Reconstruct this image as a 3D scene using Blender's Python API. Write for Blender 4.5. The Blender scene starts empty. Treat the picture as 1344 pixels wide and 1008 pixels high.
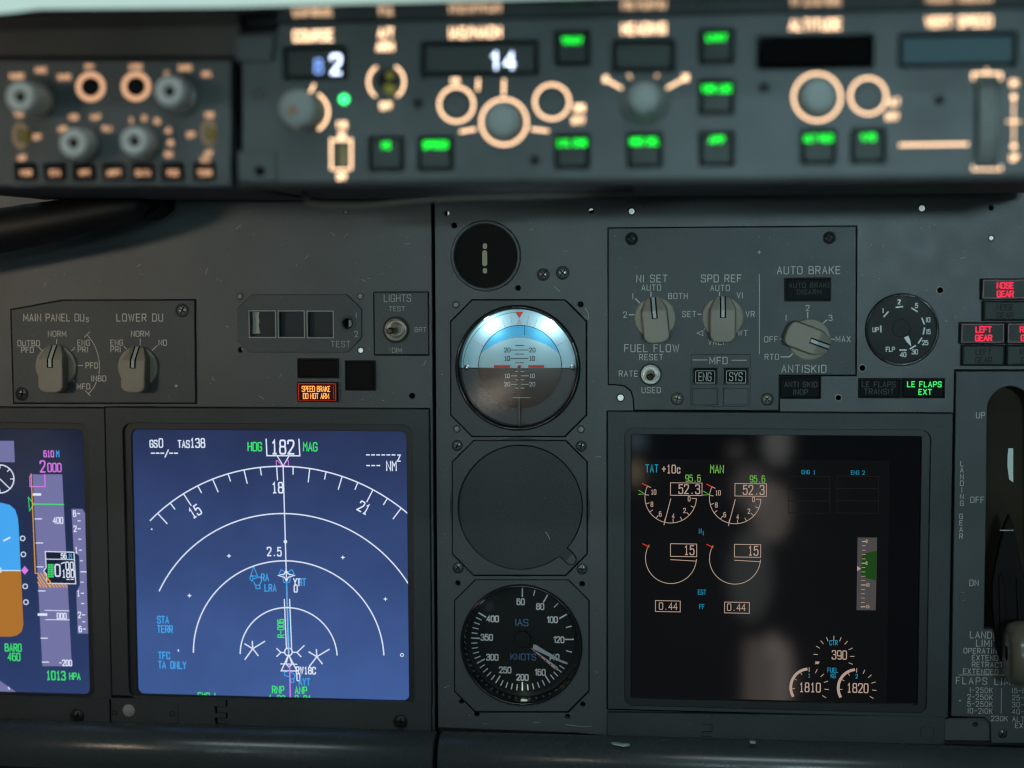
import bpy, bmesh, math, random
from mathutils import Vector, Matrix
from mathutils.geometry import tessellate_polygon
random.seed(7)
S = bpy.context.scene
COL = S.collection
# ------------------------------------------------------------------ camera model
F, D = 2093.0, 1.05                      # focal length in photo pixels, distance to the panel in metres
def nrm(v): return v.normalized()
AX = nrm(Vector((18900, 74, -2093)))
AY = Vector((128, 26500, 2093)); AY = nrm(AY - AX * AY.dot(AX))
AZ = AX.cross(AY)
def P(x, y, d=0.0):
    """photo pixel -> point on the plane lying d metres in front of the instrument panel (X right, Z up)"""
    v = Vector((x - 672, y - 504, F)); t = (D - d) / v.dot(AZ)
    return (t * v.dot(AX), -t * v.dot(AY))
def sc(x, y, d=0.0):
    return P(x + .5, y, d)[0] - P(x - .5, y, d)[0]
cam_d = bpy.data.cameras.new('camera'); cam = bpy.data.objects.new('camera', cam_d); COL.objects.link(cam)
cx = Vector((AX.x, AZ.x, -AY.x)); cy = -Vector((AX.y, AZ.y, -AY.y)); cz = -Vector((AX.z, AZ.z, -AY.z))
M = Matrix.Identity(4)
for i in range(3): M[i][0], M[i][1], M[i][2] = cx[i], cy[i], cz[i]
M[1][3] = -D
cam.matrix_world = M
cam_d.sensor_width = 36; cam_d.lens = 36 * F / 1344; cam_d.clip_start = .02; cam_d.clip_end = 60
cam_d.dof.use_dof = True; cam_d.dof.focus_distance = D / AZ.z - .004; cam_d.dof.aperture_fstop = 3.05; cam_d.dof.aperture_blades = 9
S.camera = cam
# ------------------------------------------------------------------ materials
def lin(c): return tuple((v / 255 / 12.92) if v <= 10 else ((v / 255 + .055) / 1.055) ** 2.4 for v in c)
MT = {}
def mat(name, base=(.05, .05, .05), rough=.5, metal=0, spec=.5, emit=None, es=1.0, speck=0, bump=0, bscale=900, wear=0, coat=0, var=.25):
    m = bpy.data.materials.new(name); m.use_nodes = True; nt = m.node_tree; b = nt.nodes['Principled BSDF']
    b.inputs['Base Color'].default_value = (*base, 1); b.inputs['Roughness'].default_value = rough
    b.inputs['Metallic'].default_value = metal; b.inputs['Specular IOR Level'].default_value = spec
    b.inputs['Coat Weight'].default_value = coat; b.inputs['Coat Roughness'].default_value = .05
    if emit: b.inputs['Emission Color'].default_value = (*lin(emit), 1); b.inputs['Emission Strength'].default_value = es
    L = nt.links.new
    if speck or wear or bump:
        geo = nt.nodes.new('ShaderNodeNewGeometry')
    if speck:
        n1 = nt.nodes.new('ShaderNodeTexNoise'); n1.inputs['Scale'].default_value = 1500; n1.inputs['Detail'].default_value = 2
        n2 = nt.nodes.new('ShaderNodeTexNoise'); n2.inputs['Scale'].default_value = 14; n2.inputs['Detail'].default_value = 5
        L(geo.outputs['Position'], n1.inputs['Vector']); L(geo.outputs['Position'], n2.inputs['Vector'])
        mx = nt.nodes.new('ShaderNodeMix'); mx.data_type = 'RGBA'
        mr = nt.nodes.new('ShaderNodeMapRange'); mr.inputs['From Min'].default_value = .35; mr.inputs['From Max'].default_value = .65
        L(n2.outputs['Fac'], mr.inputs['Value']); L(mr.outputs['Result'], mx.inputs['Factor'])
        mx.inputs['A'].default_value = (*[v * (1 - var) for v in base], 1); mx.inputs['B'].default_value = (*[v * (1 + var) for v in base], 1)
        ra = nt.nodes.new('ShaderNodeMapRange'); ra.inputs['From Min'].default_value = .62; ra.inputs['From Max'].default_value = .78
        ra.inputs['To Max'].default_value = speck
        L(n1.outputs['Fac'], ra.inputs['Value'])
        m2 = nt.nodes.new('ShaderNodeMix'); m2.data_type = 'RGBA'; L(ra.outputs['Result'], m2.inputs['Factor'])
        L(mx.outputs['Result'], m2.inputs['A']); m2.inputs['B'].default_value = (*[min(1, v * 3 + .03) for v in base], 1)
        L(m2.outputs['Result'], b.inputs['Base Color'])
        rr_ = nt.nodes.new('ShaderNodeMapRange'); rr_.inputs['From Min'].default_value = .3; rr_.inputs['From Max'].default_value = .7
        rr_.inputs['To Min'].default_value = max(.05, rough - .03); rr_.inputs['To Max'].default_value = min(1, rough + .03)
        n3 = nt.nodes.new('ShaderNodeTexNoise'); n3.inputs['Scale'].default_value = 70; n3.inputs['Detail'].default_value = 6
        L(geo.outputs['Position'], n3.inputs['Vector']); L(n3.outputs['Fac'], rr_.inputs['Value']); L(rr_.outputs['Result'], b.inputs['Roughness'])
    if wear:                             # scattered scuffs and paint chips
        n4 = nt.nodes.new('ShaderNodeTexNoise'); n4.inputs['Scale'].default_value = 260; n4.inputs['Detail'].default_value = 7; n4.inputs['Roughness'].default_value = .7
        L(geo.outputs['Position'], n4.inputs['Vector'])
        w = nt.nodes.new('ShaderNodeMapRange'); w.inputs['From Min'].default_value = .635; w.inputs['From Max'].default_value = .69; w.inputs['To Max'].default_value = wear
        L(n4.outputs['Fac'], w.inputs['Value'])
        m3 = nt.nodes.new('ShaderNodeMix'); m3.data_type = 'RGBA'; L(w.outputs['Result'], m3.inputs['Factor'])
        src = b.inputs['Base Color'].links[0].from_socket if b.inputs['Base Color'].links else None
        if src: L(src, m3.inputs['A'])
        else: m3.inputs['A'].default_value = (*base, 1)
        m3.inputs['B'].default_value = (.35, .36, .35, 1); L(m3.outputs['Result'], b.inputs['Base Color'])
    if bump:
        nb = nt.nodes.new('ShaderNodeTexNoise'); nb.inputs['Scale'].default_value = bscale; nb.inputs['Detail'].default_value = 3
        L(geo.outputs['Position'], nb.inputs['Vector'])
        bp = nt.nodes.new('ShaderNodeBump'); bp.inputs['Strength'].default_value = bump; bp.inputs['Distance'].default_value = .0004
        L(nb.outputs['Fac'], bp.inputs['Height']); L(bp.outputs['Normal'], b.inputs['Normal'])
    MT[name] = m; return m
def emi(name, c, s=1.0, base=(.001, .001, .001)): return mat(name, base, .6, spec=.02, emit=c, es=s)
# ------------------------------------------------------------------ mesh builder (world coordinates, Y into the panel, d = -Y)
def W(pts, d=0): return [P(x, y, d) for x, y in pts]
def circ(x, y, r, d=0, n=48, a0=0, ry=None):
    c = P(x, y, d); s = sc(x, y, d); ry = r if ry is None else ry
    return [(c[0] + r * s * math.cos(2 * math.pi * i / n + a0), c[1] + ry * s * math.sin(2 * math.pi * i / n + a0)) for i in range(n)]
def rr(x0, y0, x1, y1, r=0, d=0, n=6):
    xm, ym = (x0 + x1) / 2, (y0 + y1) / 2
    l, rt = P(x0, ym, d)[0], P(x1, ym, d)[0]; t, b = P(xm, y0, d)[1], P(xm, y1, d)[1]
    if r == 0: return [(l, b), (rt, b), (rt, t), (l, t)]
    q = r * sc(xm, ym, d); o = []
    for cxx, czz, a in ((rt - q, b + q, -90), (rt - q, t - q, 0), (l + q, t - q, 90), (l + q, b + q, 180)):
        for i in range(n + 1):
            g = math.radians(a + 90 * i / n); o.append((cxx + q * math.cos(g), czz + q * math.sin(g)))
    return o
def ccw(p):
    a = sum(p[i][0] * p[(i + 1) % len(p)][1] - p[(i + 1) % len(p)][0] * p[i][1] for i in range(len(p)))
    return p if a > 0 else p[::-1]
LIFT = [0]
class MB:
    def __init__(s): s.v, s.f, s.m, s.sm, s.mi, s.smooth, s.ch = [], [], [], [], 0, False, .00035
    def face(s, ids): s.f.append(tuple(ids)); s.m.append(s.mi); s.sm.append(s.smooth)
    def add(s, pts3): n = len(s.v); s.v += [tuple(p) for p in pts3]; return n
    def flat(s, p2, d):                  # one flat face, normal towards the viewer
        p2 = ccw(p2); n = s.add([(x, -d, z) for x, z in p2]); s.face(range(n, n + len(p2))); return s
    def plate(s, outer, holes=(), d0=0, d1=-.002, back=False):
        loops = [ccw(outer)] + [ccw(h)[::-1] for h in holes]
        full = [q for l in loops for q in l]; ch = min(s.ch, (d0 - d1) * .35)
        if ch > 5e-5:                                        # a narrow chamfer round every front edge
            ins = []
            for l in loops:
                m = len(l)
                for i in range(m):
                    p, q, r = Vector(l[i - 1]), Vector(l[i]), Vector(l[(i + 1) % m]); e1, e2 = (q - p).normalized(), (r - q).normalized()
                    n1, n2 = Vector((-e1.y, e1.x)), Vector((-e2.y, e2.x)); nn = n1 + n2; nn = nn.normalized() if nn.length > 1e-3 else n1
                    q2 = q + nn * ch / max(.5, nn.dot(n1)); ins.append((q2.x, q2.y))
            flatl = ins; z = 0; il = []
            for l in loops: il.append(ins[z:z + len(l)]); z += len(l)
            n = s.add([(x, -d0, z) for x, z in flatl]); mid = s.add([(x, -(d0 - ch), z) for x, z in full]); o = 0
            for l in loops:
                m = len(l)
                for i in range(m): j = (i + 1) % m; s.face([n + o + i, mid + o + i, mid + o + j, n + o + j])
                o += m
            tess = il; wall = mid
        else:
            flatl = full; n = s.add([(x, -d0, z) for x, z in flatl]); tess = loops; wall = n
        k = s.add([(x, -d1, z) for x, z in full])
        tri = tessellate_polygon([[Vector((x, z, 0)) for x, z in l] for l in tess])
        for t in tri:
            a, b, c = [Vector((*flatl[i], 0)) for i in t]
            if (b - a).cross(c - a).z < 0: t = (t[0], t[2], t[1])
            s.face([n + i for i in t])
            if back: s.face([k + i for i in reversed(t)])
        o = 0
        for l in loops:
            m = len(l)
            for i in range(m):
                j = (i + 1) % m; s.face([wall + o + i, k + o + i, k + o + j, wall + o + j])
            o += m
        return s
    def gap(s, outer, w=1.7, d=.0001, mi=1):
        """dark seam round a fitted plate"""
        m = s.mi; s.mi = mi; s.ribbon(outer, w * .0004, d, closed=True, world=True); s.mi = m; return s
    def box(s, x0, y0, x1, y1, d0, d1, r=0): return s.plate(rr(x0, y0, x1, y1, r, d0), (), d0, d1)
    def lathe(s, x, y, prof, n=40, smooth=True, ry=1.0, ref=None):
        """prof: list of (radius px, d) from the centre outwards/backwards"""
        d_ = prof[0][1] if ref is None else ref
        c = P(x, y, d_); q = sc(x, y, d_); rings = []
        for r, d in prof:
            if r == 0: rings.append([s.add([(c[0], -d, c[1])])])
            else:
                k = s.add([(c[0] + r * q * math.cos(2 * math.pi * i / n), -d, c[1] + ry * r * q * math.sin(2 * math.pi * i / n)) for i in range(n)])
                rings.append(list(range(k, k + n)))
        so = s.smooth; s.smooth = smooth
        for a, b in zip(rings, rings[1:]):
            for i in range(n):
                j = (i + 1) % n
                if len(a) == 1: s.face([a[0], b[i], b[j]])
                elif len(b) == 1: s.face([a[i], b[0], a[j]])
                else: s.face([a[i], b[i], b[j], a[j]])
        s.smooth = so; return s
    def ribbon(s, pts, w, d, closed=False, world=False):
        """flat stripe of width w px along px points on plane d"""
        LIFT[0] = (LIFT[0] + 1) % 24; d2 = d + LIFT[0] * 9e-6
        if not world:
            q = sc(pts[0][0], pts[0][1], d) * w / 2; p = [Vector(P(a, b, d)) for a, b in pts]
        else: q = w / 2; p = [Vector(a) for a in pts]
        p = [a for i, a in enumerate(p) if i == 0 or (a - p[i - 1]).length > 1e-7]
        if len(p) < 2: return s
        if closed and (p[0] - p[-1]).length < 1e-6: p.pop()
        n = len(p); L, R = [], []
        for i in range(n):
            a = p[i - 1] if (i or closed) else None; b = p[(i + 1) % n] if (i < n - 1 or closed) else None
            t1 = (p[i] - a).normalized() if a is not None else None; t2 = (b - p[i]).normalized() if b is not None else None
            if t1 is None: t = t2; k = 1; off = -t2 * q * .6
            elif t2 is None: t = t1; k = 1; off = t1 * q * .6
            else:
                t = (t1 + t2); t = t.normalized() if t.length > 1e-4 else t1; k = 1 / max(.45, t.dot(t1)); off = Vector((0, 0))
            nn = Vector((-t.y, t.x)) * q * k
            L.append(p[i] + off + nn); R.append(p[i] + off - nn)
        a = s.add([(v.x, -d2, v.y) for v in L]); b = s.add([(v.x, -d2, v.y) for v in R])
        for i in range(n if closed else n - 1):
            j = (i + 1) % n; s.face([b + i, b + j, a + j, a + i])
        return s
    def line(s, x0, y0, x1, y1, w, d): return s.ribbon([(x0, y0), (x1, y1)], w, d)
    def ring(s, x, y, r, w, d, a0=0, a1=360, n=48):
        """arc, angles clockwise from up"""
        full = a1 - a0 >= 360; m = max(3, int(n * (a1 - a0) / 360))
        pts = [(x + r * math.sin(math.radians(a0 + (a1 - a0) * i / m)), y - r * math.cos(math.radians(a0 + (a1 - a0) * i / m))) for i in range(m if full else m + 1)]
        return s.ribbon(pts, w, d, closed=full)
    def rbox(s, x0, y0, x1, y1, w, d, r=0):
        o = rr(x0, y0, x1, y1, r, d); return s.ribbon(o, w * sc(x0, y0, d), d, closed=True, world=True)
    def tube(s, pts3, rad, n=12, caps=True):
        P3 = [Vector(p) for p in pts3]; rings = []
        up = Vector((0, 0, 1))
        for i, p in enumerate(P3):
            t = (P3[min(i + 1, len(P3) - 1)] - P3[max(i - 1, 0)]).normalized()
            u = t.cross(up); u = u.normalized() if u.length > .05 else t.cross(Vector((0, 1, 0))).normalized(); v = t.cross(u)
            r = rad[i] if isinstance(rad, (list, tuple)) else rad
            k = s.add([p + (u * math.cos(2 * math.pi * j / n) + v * math.sin(2 * math.pi * j / n)) * r for j in range(n)]); rings.append(k)
        so = s.smooth; s.smooth = True
        for a, b in zip(rings, rings[1:]):
            for j in range(n): s.face([a + j, a + (j + 1) % n, b + (j + 1) % n, b + j])
        s.smooth = so
        if caps: s.face([rings[0] + j for j in range(n)][::-1]); s.face([rings[-1] + j for j in range(n)])
        return s
    def text(s, t, x, y, h, d, w=1.0, wf=.62, sp=.3, al='c', rot=0, glyphs=None):
        """stroke lettering; h = cap height px, w = stroke px, wf = glyph width / height"""
        wf *= .96; gap = sp * .96 * 4 / wf
        k = sc(x, y, d); c = P(x, y, d); u = h * k / 6; ux = u * wf * 1.5
        adv = []; pen = 0
        for ch in t: adv.append(pen); pen += GL.get(ch, GL[' '])[0] + gap
        tot = pen - gap
        ox = {'c': -tot / 2, 'l': 0, 'r': -tot}[al]; ca, sa = math.cos(math.radians(-rot)), math.sin(math.radians(-rot))
        for ch, a in zip(t, adv):
            for st in GL.get(ch, GL[' '])[1]:
                pts = []
                for gx, gy in st:
                    X = (gx + a + ox) * ux; Z = (gy - 3) * u
                    pts.append((c[0] + X * ca - Z * sa, c[1] + X * sa + Z * ca))
                cl = len(pts) > 3 and st[0] == st[-1]
                s.ribbon(pts, w * k, d, closed=cl, world=True)
        return s
    def dt(s, t, x, y, h, d, w=1.0, wf=.5, sp=.3, al='c', rot=0):
        """display lettering: every character in a cell of the same width"""
        h *= 1.08; cell, gw = (.62, .43) if wf <= .62 else (wf + .05, wf * .8)
        k = sc(x, y, d); c = P(x, y, d); u = h * k / 6; tot = (len(t) - 1) * cell + gw; ox = {'c': -tot / 2, 'l': 0, 'r': -tot}[al]; ca, sa = math.cos(math.radians(-rot)), math.sin(math.radians(-rot))
        for i, ch in enumerate(t):
            wd, sts = (4.9, [[(0, 0), (0, 6), (2.45, 3), (4.9, 6), (4.9, 0)]]) if ch == 'M' else GL.get(ch, GL[' ']); f = (gw / wd if wd > 3 else gw / 3.9) * h * k; x0 = (ox + i * cell + gw / 2) * h * k
            for st in sts:
                pts = []
                for gx, gy in st: X = x0 + (gx - wd / 2) * f; Z = (gy - 3) * u; pts.append((c[0] + X * ca - Z * sa, c[1] + X * sa + Z * ca))
                s.ribbon(pts, w * k, d, closed=len(pts) > 3 and st[0] == st[-1], world=True)
        return s
    def build(s, name, mats, parent=None, bevel=0, seg=2, loc=None):
        me = bpy.data.meshes.new(name)
        if not s.v: raise ValueError('empty ' + name)
        if loc is None:
            lo = [min(v[i] for v in s.v) for i in range(3)]; hi = [max(v[i] for v in s.v) for i in range(3)]
            loc = Vector([(a + b) / 2 for a, b in zip(lo, hi)])
        loc = Vector(loc)
        me.from_pydata([Vector(v) - loc for v in s.v], [], s.f)
        mats = mats if isinstance(mats, (list, tuple)) else [mats]
        for m in mats: me.materials.append(MT[m])
        me.polygons.foreach_set('material_index', s.m); me.polygons.foreach_set('use_smooth', s.sm); me.update()
        o = bpy.data.objects.new(name, me); COL.objects.link(o); WL[o.name] = loc
        if parent is not None: o.parent = parent; o.location = loc - WL[parent.name]
        else: o.location = loc
        if bevel < 0:
            b = o.modifiers.new('bevel', 'BEVEL'); b.width = bevel; b.segments = seg; b.limit_method = 'ANGLE'; b.angle_limit = math.radians(40)
        return o
WL = {}
def tag(o, label, cat=None, group=None, kind=None):
    if label: o['label'] = label
    if cat: o['category'] = cat
    if group: o['group'] = group
    if kind: o['kind'] = kind
    return o
def thing(name, x, y, label, cat, group=None, d=0):
    o = bpy.data.objects.new(name, None); COL.objects.link(o); p = P(x, y, d); o.location = (p[0], -d, p[1]); o.empty_display_size = .01
    WL[o.name] = Vector(o.location); return tag(o, label, cat, group)
# ------------------------------------------------------------------ stroke lettering
def chaikin(p, it=2):
    for _ in range(it):
        q = [p[0]]
        for a, b in zip(p, p[1:]):
            q += [(a[0] * .75 + b[0] * .25, a[1] * .75 + b[1] * .25), (a[0] * .25 + b[0] * .75, a[1] * .25 + b[1] * .75)]
        q.append(p[-1]); p = q
    return p
RAW = {' ': (2, ''), 'A': (4, '0,0 2,6 4,0;.7,2 3.3,2'), 'B': (4, '0,0 0,6;~0,6 2.2,6 3.6,6 3.6,3.2 2.2,3.2 0,3.2;~0,3.1 2.4,3.1 4,3.1 4,0 2.4,0 0,0'),
 'C': (4, '~4,4.4 3.9,6 2,6 0,6 0,3 0,0 2,0 3.9,0 4,1.6'), 'D': (4, '0,0 0,6;0,6 1.4,6;0,0 1.4,0;~1.4,6 4.1,6 4.1,3 4.1,0 1.4,0'), 'E': (3.6, '3.6,6 0,6 0,0 3.6,0;0,3.1 3,3.1'),
 'F': (3.6, '3.6,6 0,6 0,0;0,3.1 3,3.1'), 'G': (4, '~4,4.5 3.8,6 2,6 0,6 0,3 0,0 2,0 4,0 4,2.8;4,2.8 2.2,2.8'), 'H': (4, '0,0 0,6;4,0 4,6;0,3.1 4,3.1'),
 'I': (.6, '.3,0 .3,6'), 'J': (3, '3,6 3,1.8;~3,1.8 3,0 1.5,0 0,0 0,1.8'), 'K': (4, '0,0 0,6;4,6 0,2.4;1.4,3.7 4,0'), 'L': (3.4, '0,6 0,0 3.4,0'),
 'M': (4.9, '0,0 0,6 2.45,1.6 4.9,6 4.9,0'), 'N': (4, '0,0 0,6 4,0 4,6'), 'O': (4.2, '~2.1,6 0,6 0,3 0,0 2.1,0 4.2,0 4.2,3 4.2,6 2.1,6'),
 'P': (3.8, '0,0 0,6;~0,6 2.2,6 3.9,6 3.9,2.8 2.2,2.8 0,2.8'), 'Q': (4.2, '~2.1,6 0,6 0,3 0,0 2.1,0 4.2,0 4.2,3 4.2,6 2.1,6;2.6,1.6 4.2,-.4'),
 'R': (4, '0,0 0,6;~0,6 2.2,6 3.9,6 3.9,2.9 2.2,2.9 0,2.9;2,2.9 4,0'), 'S': (4, '~4,4.7 4,6 2,6 0,6 0,3.4 2,3.1 4,2.8 4,0 2,0 0,0 0,1.3'),
 'T': (4, '2,0 2,6;0,6 4,6'), 'U': (4, '~0,6 0,4 0,2.4 0,0 2,0 4,0 4,2.4 4,4 4,6'), 'V': (4, '0,6 2,0 4,6'), 'W': (5.4, '0,6 1.35,0 2.7,5.4 4.05,0 5.4,6'),
 'X': (4, '0,0 4,6;0,6 4,0'), 'Y': (4, '0,6 2,3 4,6;2,3 2,0'), 'Z': (3.8, '0,6 3.8,6 0,0 3.8,0'),
 '0': (3.8, '~1.9,6 0,6 0,3 0,0 1.9,0 3.8,0 3.8,3 3.8,6 1.9,6'), '1': (2, '0,4.8 1.1,6 1.1,0;0,0 2.2,0'), '!': (1.9, '0,4.7 1.5,6 1.5,0'), '2': (3.8, '~0,4.6 0,6 1.9,6 3.8,6 3.8,3.8 2.4,2.4 0,0;0,0 3.8,0'),
 '3': (3.8, '~0,5 .2,6 1.9,6 3.6,6 3.6,3.2 1.4,3.2;~1.4,3.2 3.9,3.2 3.9,0 1.9,0 0,0 0,1.2'), '4': (3.9, '2.9,0 2.9,6 0,1.8 3.9,1.8'),
 '5': (3.8, '3.5,6 .4,6 .2,3.3;~.2,3.3 1.6,4 3.8,3.8 3.8,0 1.9,0 0,0 0,1.2'), '6': (3.8, '~3.3,5.5 2.8,6 1.8,6 0,6 0,4.2 0,2.6;~1.9,0 0,0 0,1.9 0,3.7 1.9,3.7 3.8,3.7 3.8,1.9 3.8,0 1.9,0'),
 '7': (3.8, '0,6 3.8,6 1.4,0'), '8': (3.8, '~1.9,6 .2,6 .2,3.2 1.9,3.2 3.6,3.2 3.6,6 1.9,6;~1.9,3.2 0,3.2 0,0 1.9,0 3.8,0 3.8,3.2 1.9,3.2'),
 '9': (3.8, '~.5,.5 1,0 2,0 3.8,0 3.8,1.8 3.8,3.4;~1.9,6 0,6 0,4.2 0,2.3 1.9,2.3 3.8,2.3 3.8,4.2 3.8,6 1.9,6'), '-': (3, '0,3 3,3'), '.': (.8, '.2,.2 .8,.2'), '/': (3, '0,-.5 3,6.5'),
 '+': (3.6, '0,3 3.6,3;1.8,1.2 1.8,4.8'), '(': (1.4, '~1.4,6.6 0,5 0,1 1.4,-.6'), ')': (1.4, '~0,6.6 1.4,5 1.4,1 0,-.6'),
 'l': (.6, '.3,0 .3,6'), 'c': (3, '~3,2.8 3,4 1.5,4 0,4 0,2 0,0 1.5,0 3,0 3,1.2'), 's': (2.6, '~2.6,3.2 2.6,4 1.3,4 0,4 0,2.2 1.3,2 2.6,1.8 2.6,0 1.3,0 0,0 0,.8'),
 'z': (2.8, '0,4 2.8,4 0,0 2.8,0'), '|': (.6, '.3,0 .3,6')}
GL = {}
for ch, (wd, st) in RAW.items():
    out = []
    for s_ in st.split(';'):
        if not s_: continue
        cv = s_[0] == '~'; pts = [tuple(float(q) for q in a.split(',')) for a in s_.lstrip('~').split()]
        if cv:
            e = chaikin(pts, 3 if len(pts) > 6 else 2); out.append(e)
        else: out.append(pts)
    GL[ch] = (wd, out)
mat('ink_dim2', (.5, .5, .46), .6, spec=.2)
mat('pale_nut', (.66, .64, .58), .35, metal=.4)
mat('black_screw', (.025, .026, .026), .4, metal=.3, speck=.3)
mat('legend_grey', (.4, .43, .38), .5)
# ------------------------------------------------------------------ materials used
PG = (.058, .0665, .069)
mat('panel_paint', PG, .48, spec=.45, speck=.5, bump=.4, wear=.3, var=.09)
mat('plate_paint', (.053, .062, .065), .55, spec=.4, speck=.35, bump=.25, wear=.15, var=.09)
mat('bezel_paint', (.036, .044, .046), .55, spec=.35, speck=.3, bump=.25, wear=.12, var=.1)
mat('disc_paint', (.025, .031, .034), .45, spec=.35, speck=.6, bump=.7, bscale=1300, wear=.15, var=.12)
mat('black_paint', (.012, .013, .013), .6, spec=.3, speck=.2, var=.3)
mat('black_gloss', (.008, .009, .009), .16, spec=.5)
mat('void', (.003, .003, .003), .9, spec=.1)
mat('ink', (.62, .62, .57), .6, spec=.2)
mat('ink_dim', (.36, .38, .36), .6, spec=.2)
mat('ink_faint', (.06, .065, .062), .6, spec=.2)
mat('ink_dark', (.012, .014, .014), .6, spec=.2)
mat('ink_white', (.92, .93, .93), .5, spec=.2)
mat('pointer_white', (.45, .5, .5), .5)
mat('knob_plastic', (.29, .262, .215), .6, spec=.3, speck=.25, bump=.3, var=.14, bscale=1400)
mat('knob_grey', (.22, .25, .24), .55, spec=.3, speck=.2, var=.1)
mat('screw_metal', (.14, .15, .145), .3, metal=.55, speck=.3, var=.4)
mat('screw_pale', (.26, .26, .23), .4, metal=.6, speck=.3, var=.3)
mat('bright_metal', (.62, .6, .55), .28, metal=1)
mat('hole_glow', (.7, .78, .73), .6, emit=(150, 170, 160), es=.8)  # emission painted in for light coming through small panel holes
mat('pin_grey', (.27, .28, .26), .6)
mat('cap_dark', (.0085, .0105, .0105), .6, spec=.07, speck=.15)
mat('cap_brown', (.006, .0052, .005), .6, spec=.08)
mat('cap_grey', (.052, .064, .060), .55, spec=.15, speck=.2)
mat('window_dark', (.022, .026, .03), .6, spec=.3)
mat('tape', (.36, .36, .31), .8, speck=.4, bump=.6)
mat('rail', (.045, .056, .058), .27, spec=.6, speck=.1, bump=.05, wear=.04, var=.08)
# ------------------------------------------------------------------ small shared builders
def screw(parent, x, y, r=8, d=.0, m='screw_metal', rot=20, pit=True):
    b = MB()
    k = .0005
    if pit: b.mi = 1; b.lathe(x, y, [(r * 1.12, d + .00012), (r * .9, d + .0003)], 28, ref=d); b.mi = 0
    b.lathe(x, y, [(0, d + r * k * .42), (r * .45, d + r * k * .39), (r * .75, d + r * k * .27), (r * .95, d + .0003), (r * .95, d - .0004)], 28)
    b.mi = 2
    for a in (rot, rot + 90):
        c, s_ = math.cos(math.radians(a)) * r * .55, math.sin(math.radians(a)) * r * .55
        b.ribbon([(x - c, y - s_), (x + c, y + s_)], r * .2, d + r * k * .42 + .00012)
    return b.build('screw', [m, 'black_paint', 'void'], parent)
def pin(parent, x, y, r=3.2, m='hole_glow', d=-.0012, half=0):
    b = MB(); b.lathe(x, y, [(0, d), (r * .95, d), (r, d - .0004)], 20)
    if half: b = MB(); c = P(x, y, d); s_ = sc(x, y, d) * r; b.flat([(c[0] + s_ * math.cos(t), c[1] + s_ * math.sin(t)) for t in [half + math.pi * i / 12 for i in range(13)]], d)
    return b.build('rivet_or_glow', m, parent)  # the white discs are painted glow, not rivets
def knob(parent, x, y, r, ang, d, h=.0118, kw=1.0):
    """wedge selector knob: skirt, grip bar sloping down to the pointer, engraved white pointer line"""
    b = MB(); q = sc(x, y, d); b.lathe(x, y, [(0, d + .0026), (r * .93, d + .0026), (r, d + .0019), (r * 1.02, d)], 56, ref=d)
    kn = b.build('knob', 'knob_plastic', parent)
    c = P(x, y, d); R = r * q; ca, sa = math.cos(math.radians(-ang)), math.sin(math.radians(-ang))
    def L(v, u, z): X, Z = v * R, u * R; return (c[0] + X * ca - Z * sa, -(d + z), c[1] + X * sa + Z * ca)
    pts = []
    for v, u in ((.36 * kw, 1.0), (.66 * kw, .42), (.64 * kw, -.95), (.5 * kw, -1.17), (.25, -1.24)):
        for s_ in (-1, 1): pts.append(L(s_ * v, u, .0012))
    pts += [L(.3, 1.0, .0034), L(-.3, 1.0, .0034)]
    for v, u in ((.6 * kw, .36), (.6 * kw, -.95), (.46 * kw, -1.12), (.22, -1.19)):
        for s_ in (-1, 1): pts.append(L(s_ * v, u, h))
    bm = bmesh.new(); vs = [bm.verts.new(Vector(p) - WL[kn.name]) for p in pts]; bmesh.ops.convex_hull(bm, input=vs)
    bmesh.ops.dissolve_limit(bm, angle_limit=.03, verts=bm.verts, edges=bm.edges)
    me = bpy.data.meshes.new('grip'); bm.to_mesh(me); bm.free(); me.materials.append(MT['knob_plastic'])
    g = bpy.data.objects.new('grip', me); COL.objects.link(g); g.parent = kn; WL[g.name] = WL[kn.name]
    bv = g.modifiers.new('bevel', 'BEVEL'); bv.width = .0011; bv.segments = 4; bv.limit_method = 'ANGLE'; bv.angle_limit = math.radians(18)
    for p in me.polygons: p.use_smooth = True
    # pointer line: follows the sloping facet then a little of the flat top
    b = MB()
    def strip(hw, lift, u1, mi):
        b.mi = mi; prof = [(1.0, .0034), (.36, h), (u1, h)]
        nz = (h - .0034); ny = (1.0 - .36) * R; ln = math.hypot(nz, ny); o1, o2 = lift * nz / ln, lift * ny / ln
        rows = [(L(-hw, 1.0 + o1 / R, .0034 + o2), L(hw, 1.0 + o1 / R, .0034 + o2)), (L(-hw, .36 + o1 * .4 / R, h + lift), L(hw, .36 + o1 * .4 / R, h + lift)), (L(-hw, u1, h + lift), L(hw, u1, h + lift))]
        for a, bb in zip(rows, rows[1:]):
            n = b.add([a[0], a[1], bb[1], bb[0]]); b.face([n + 3, n + 2, n + 1, n])
    strip(.15, .00012, -.02, 1); strip(.075, .0002, .02, 0)
    b.build('pointer_line', ['pointer_white', 'void'], kn)
    return kn
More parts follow.
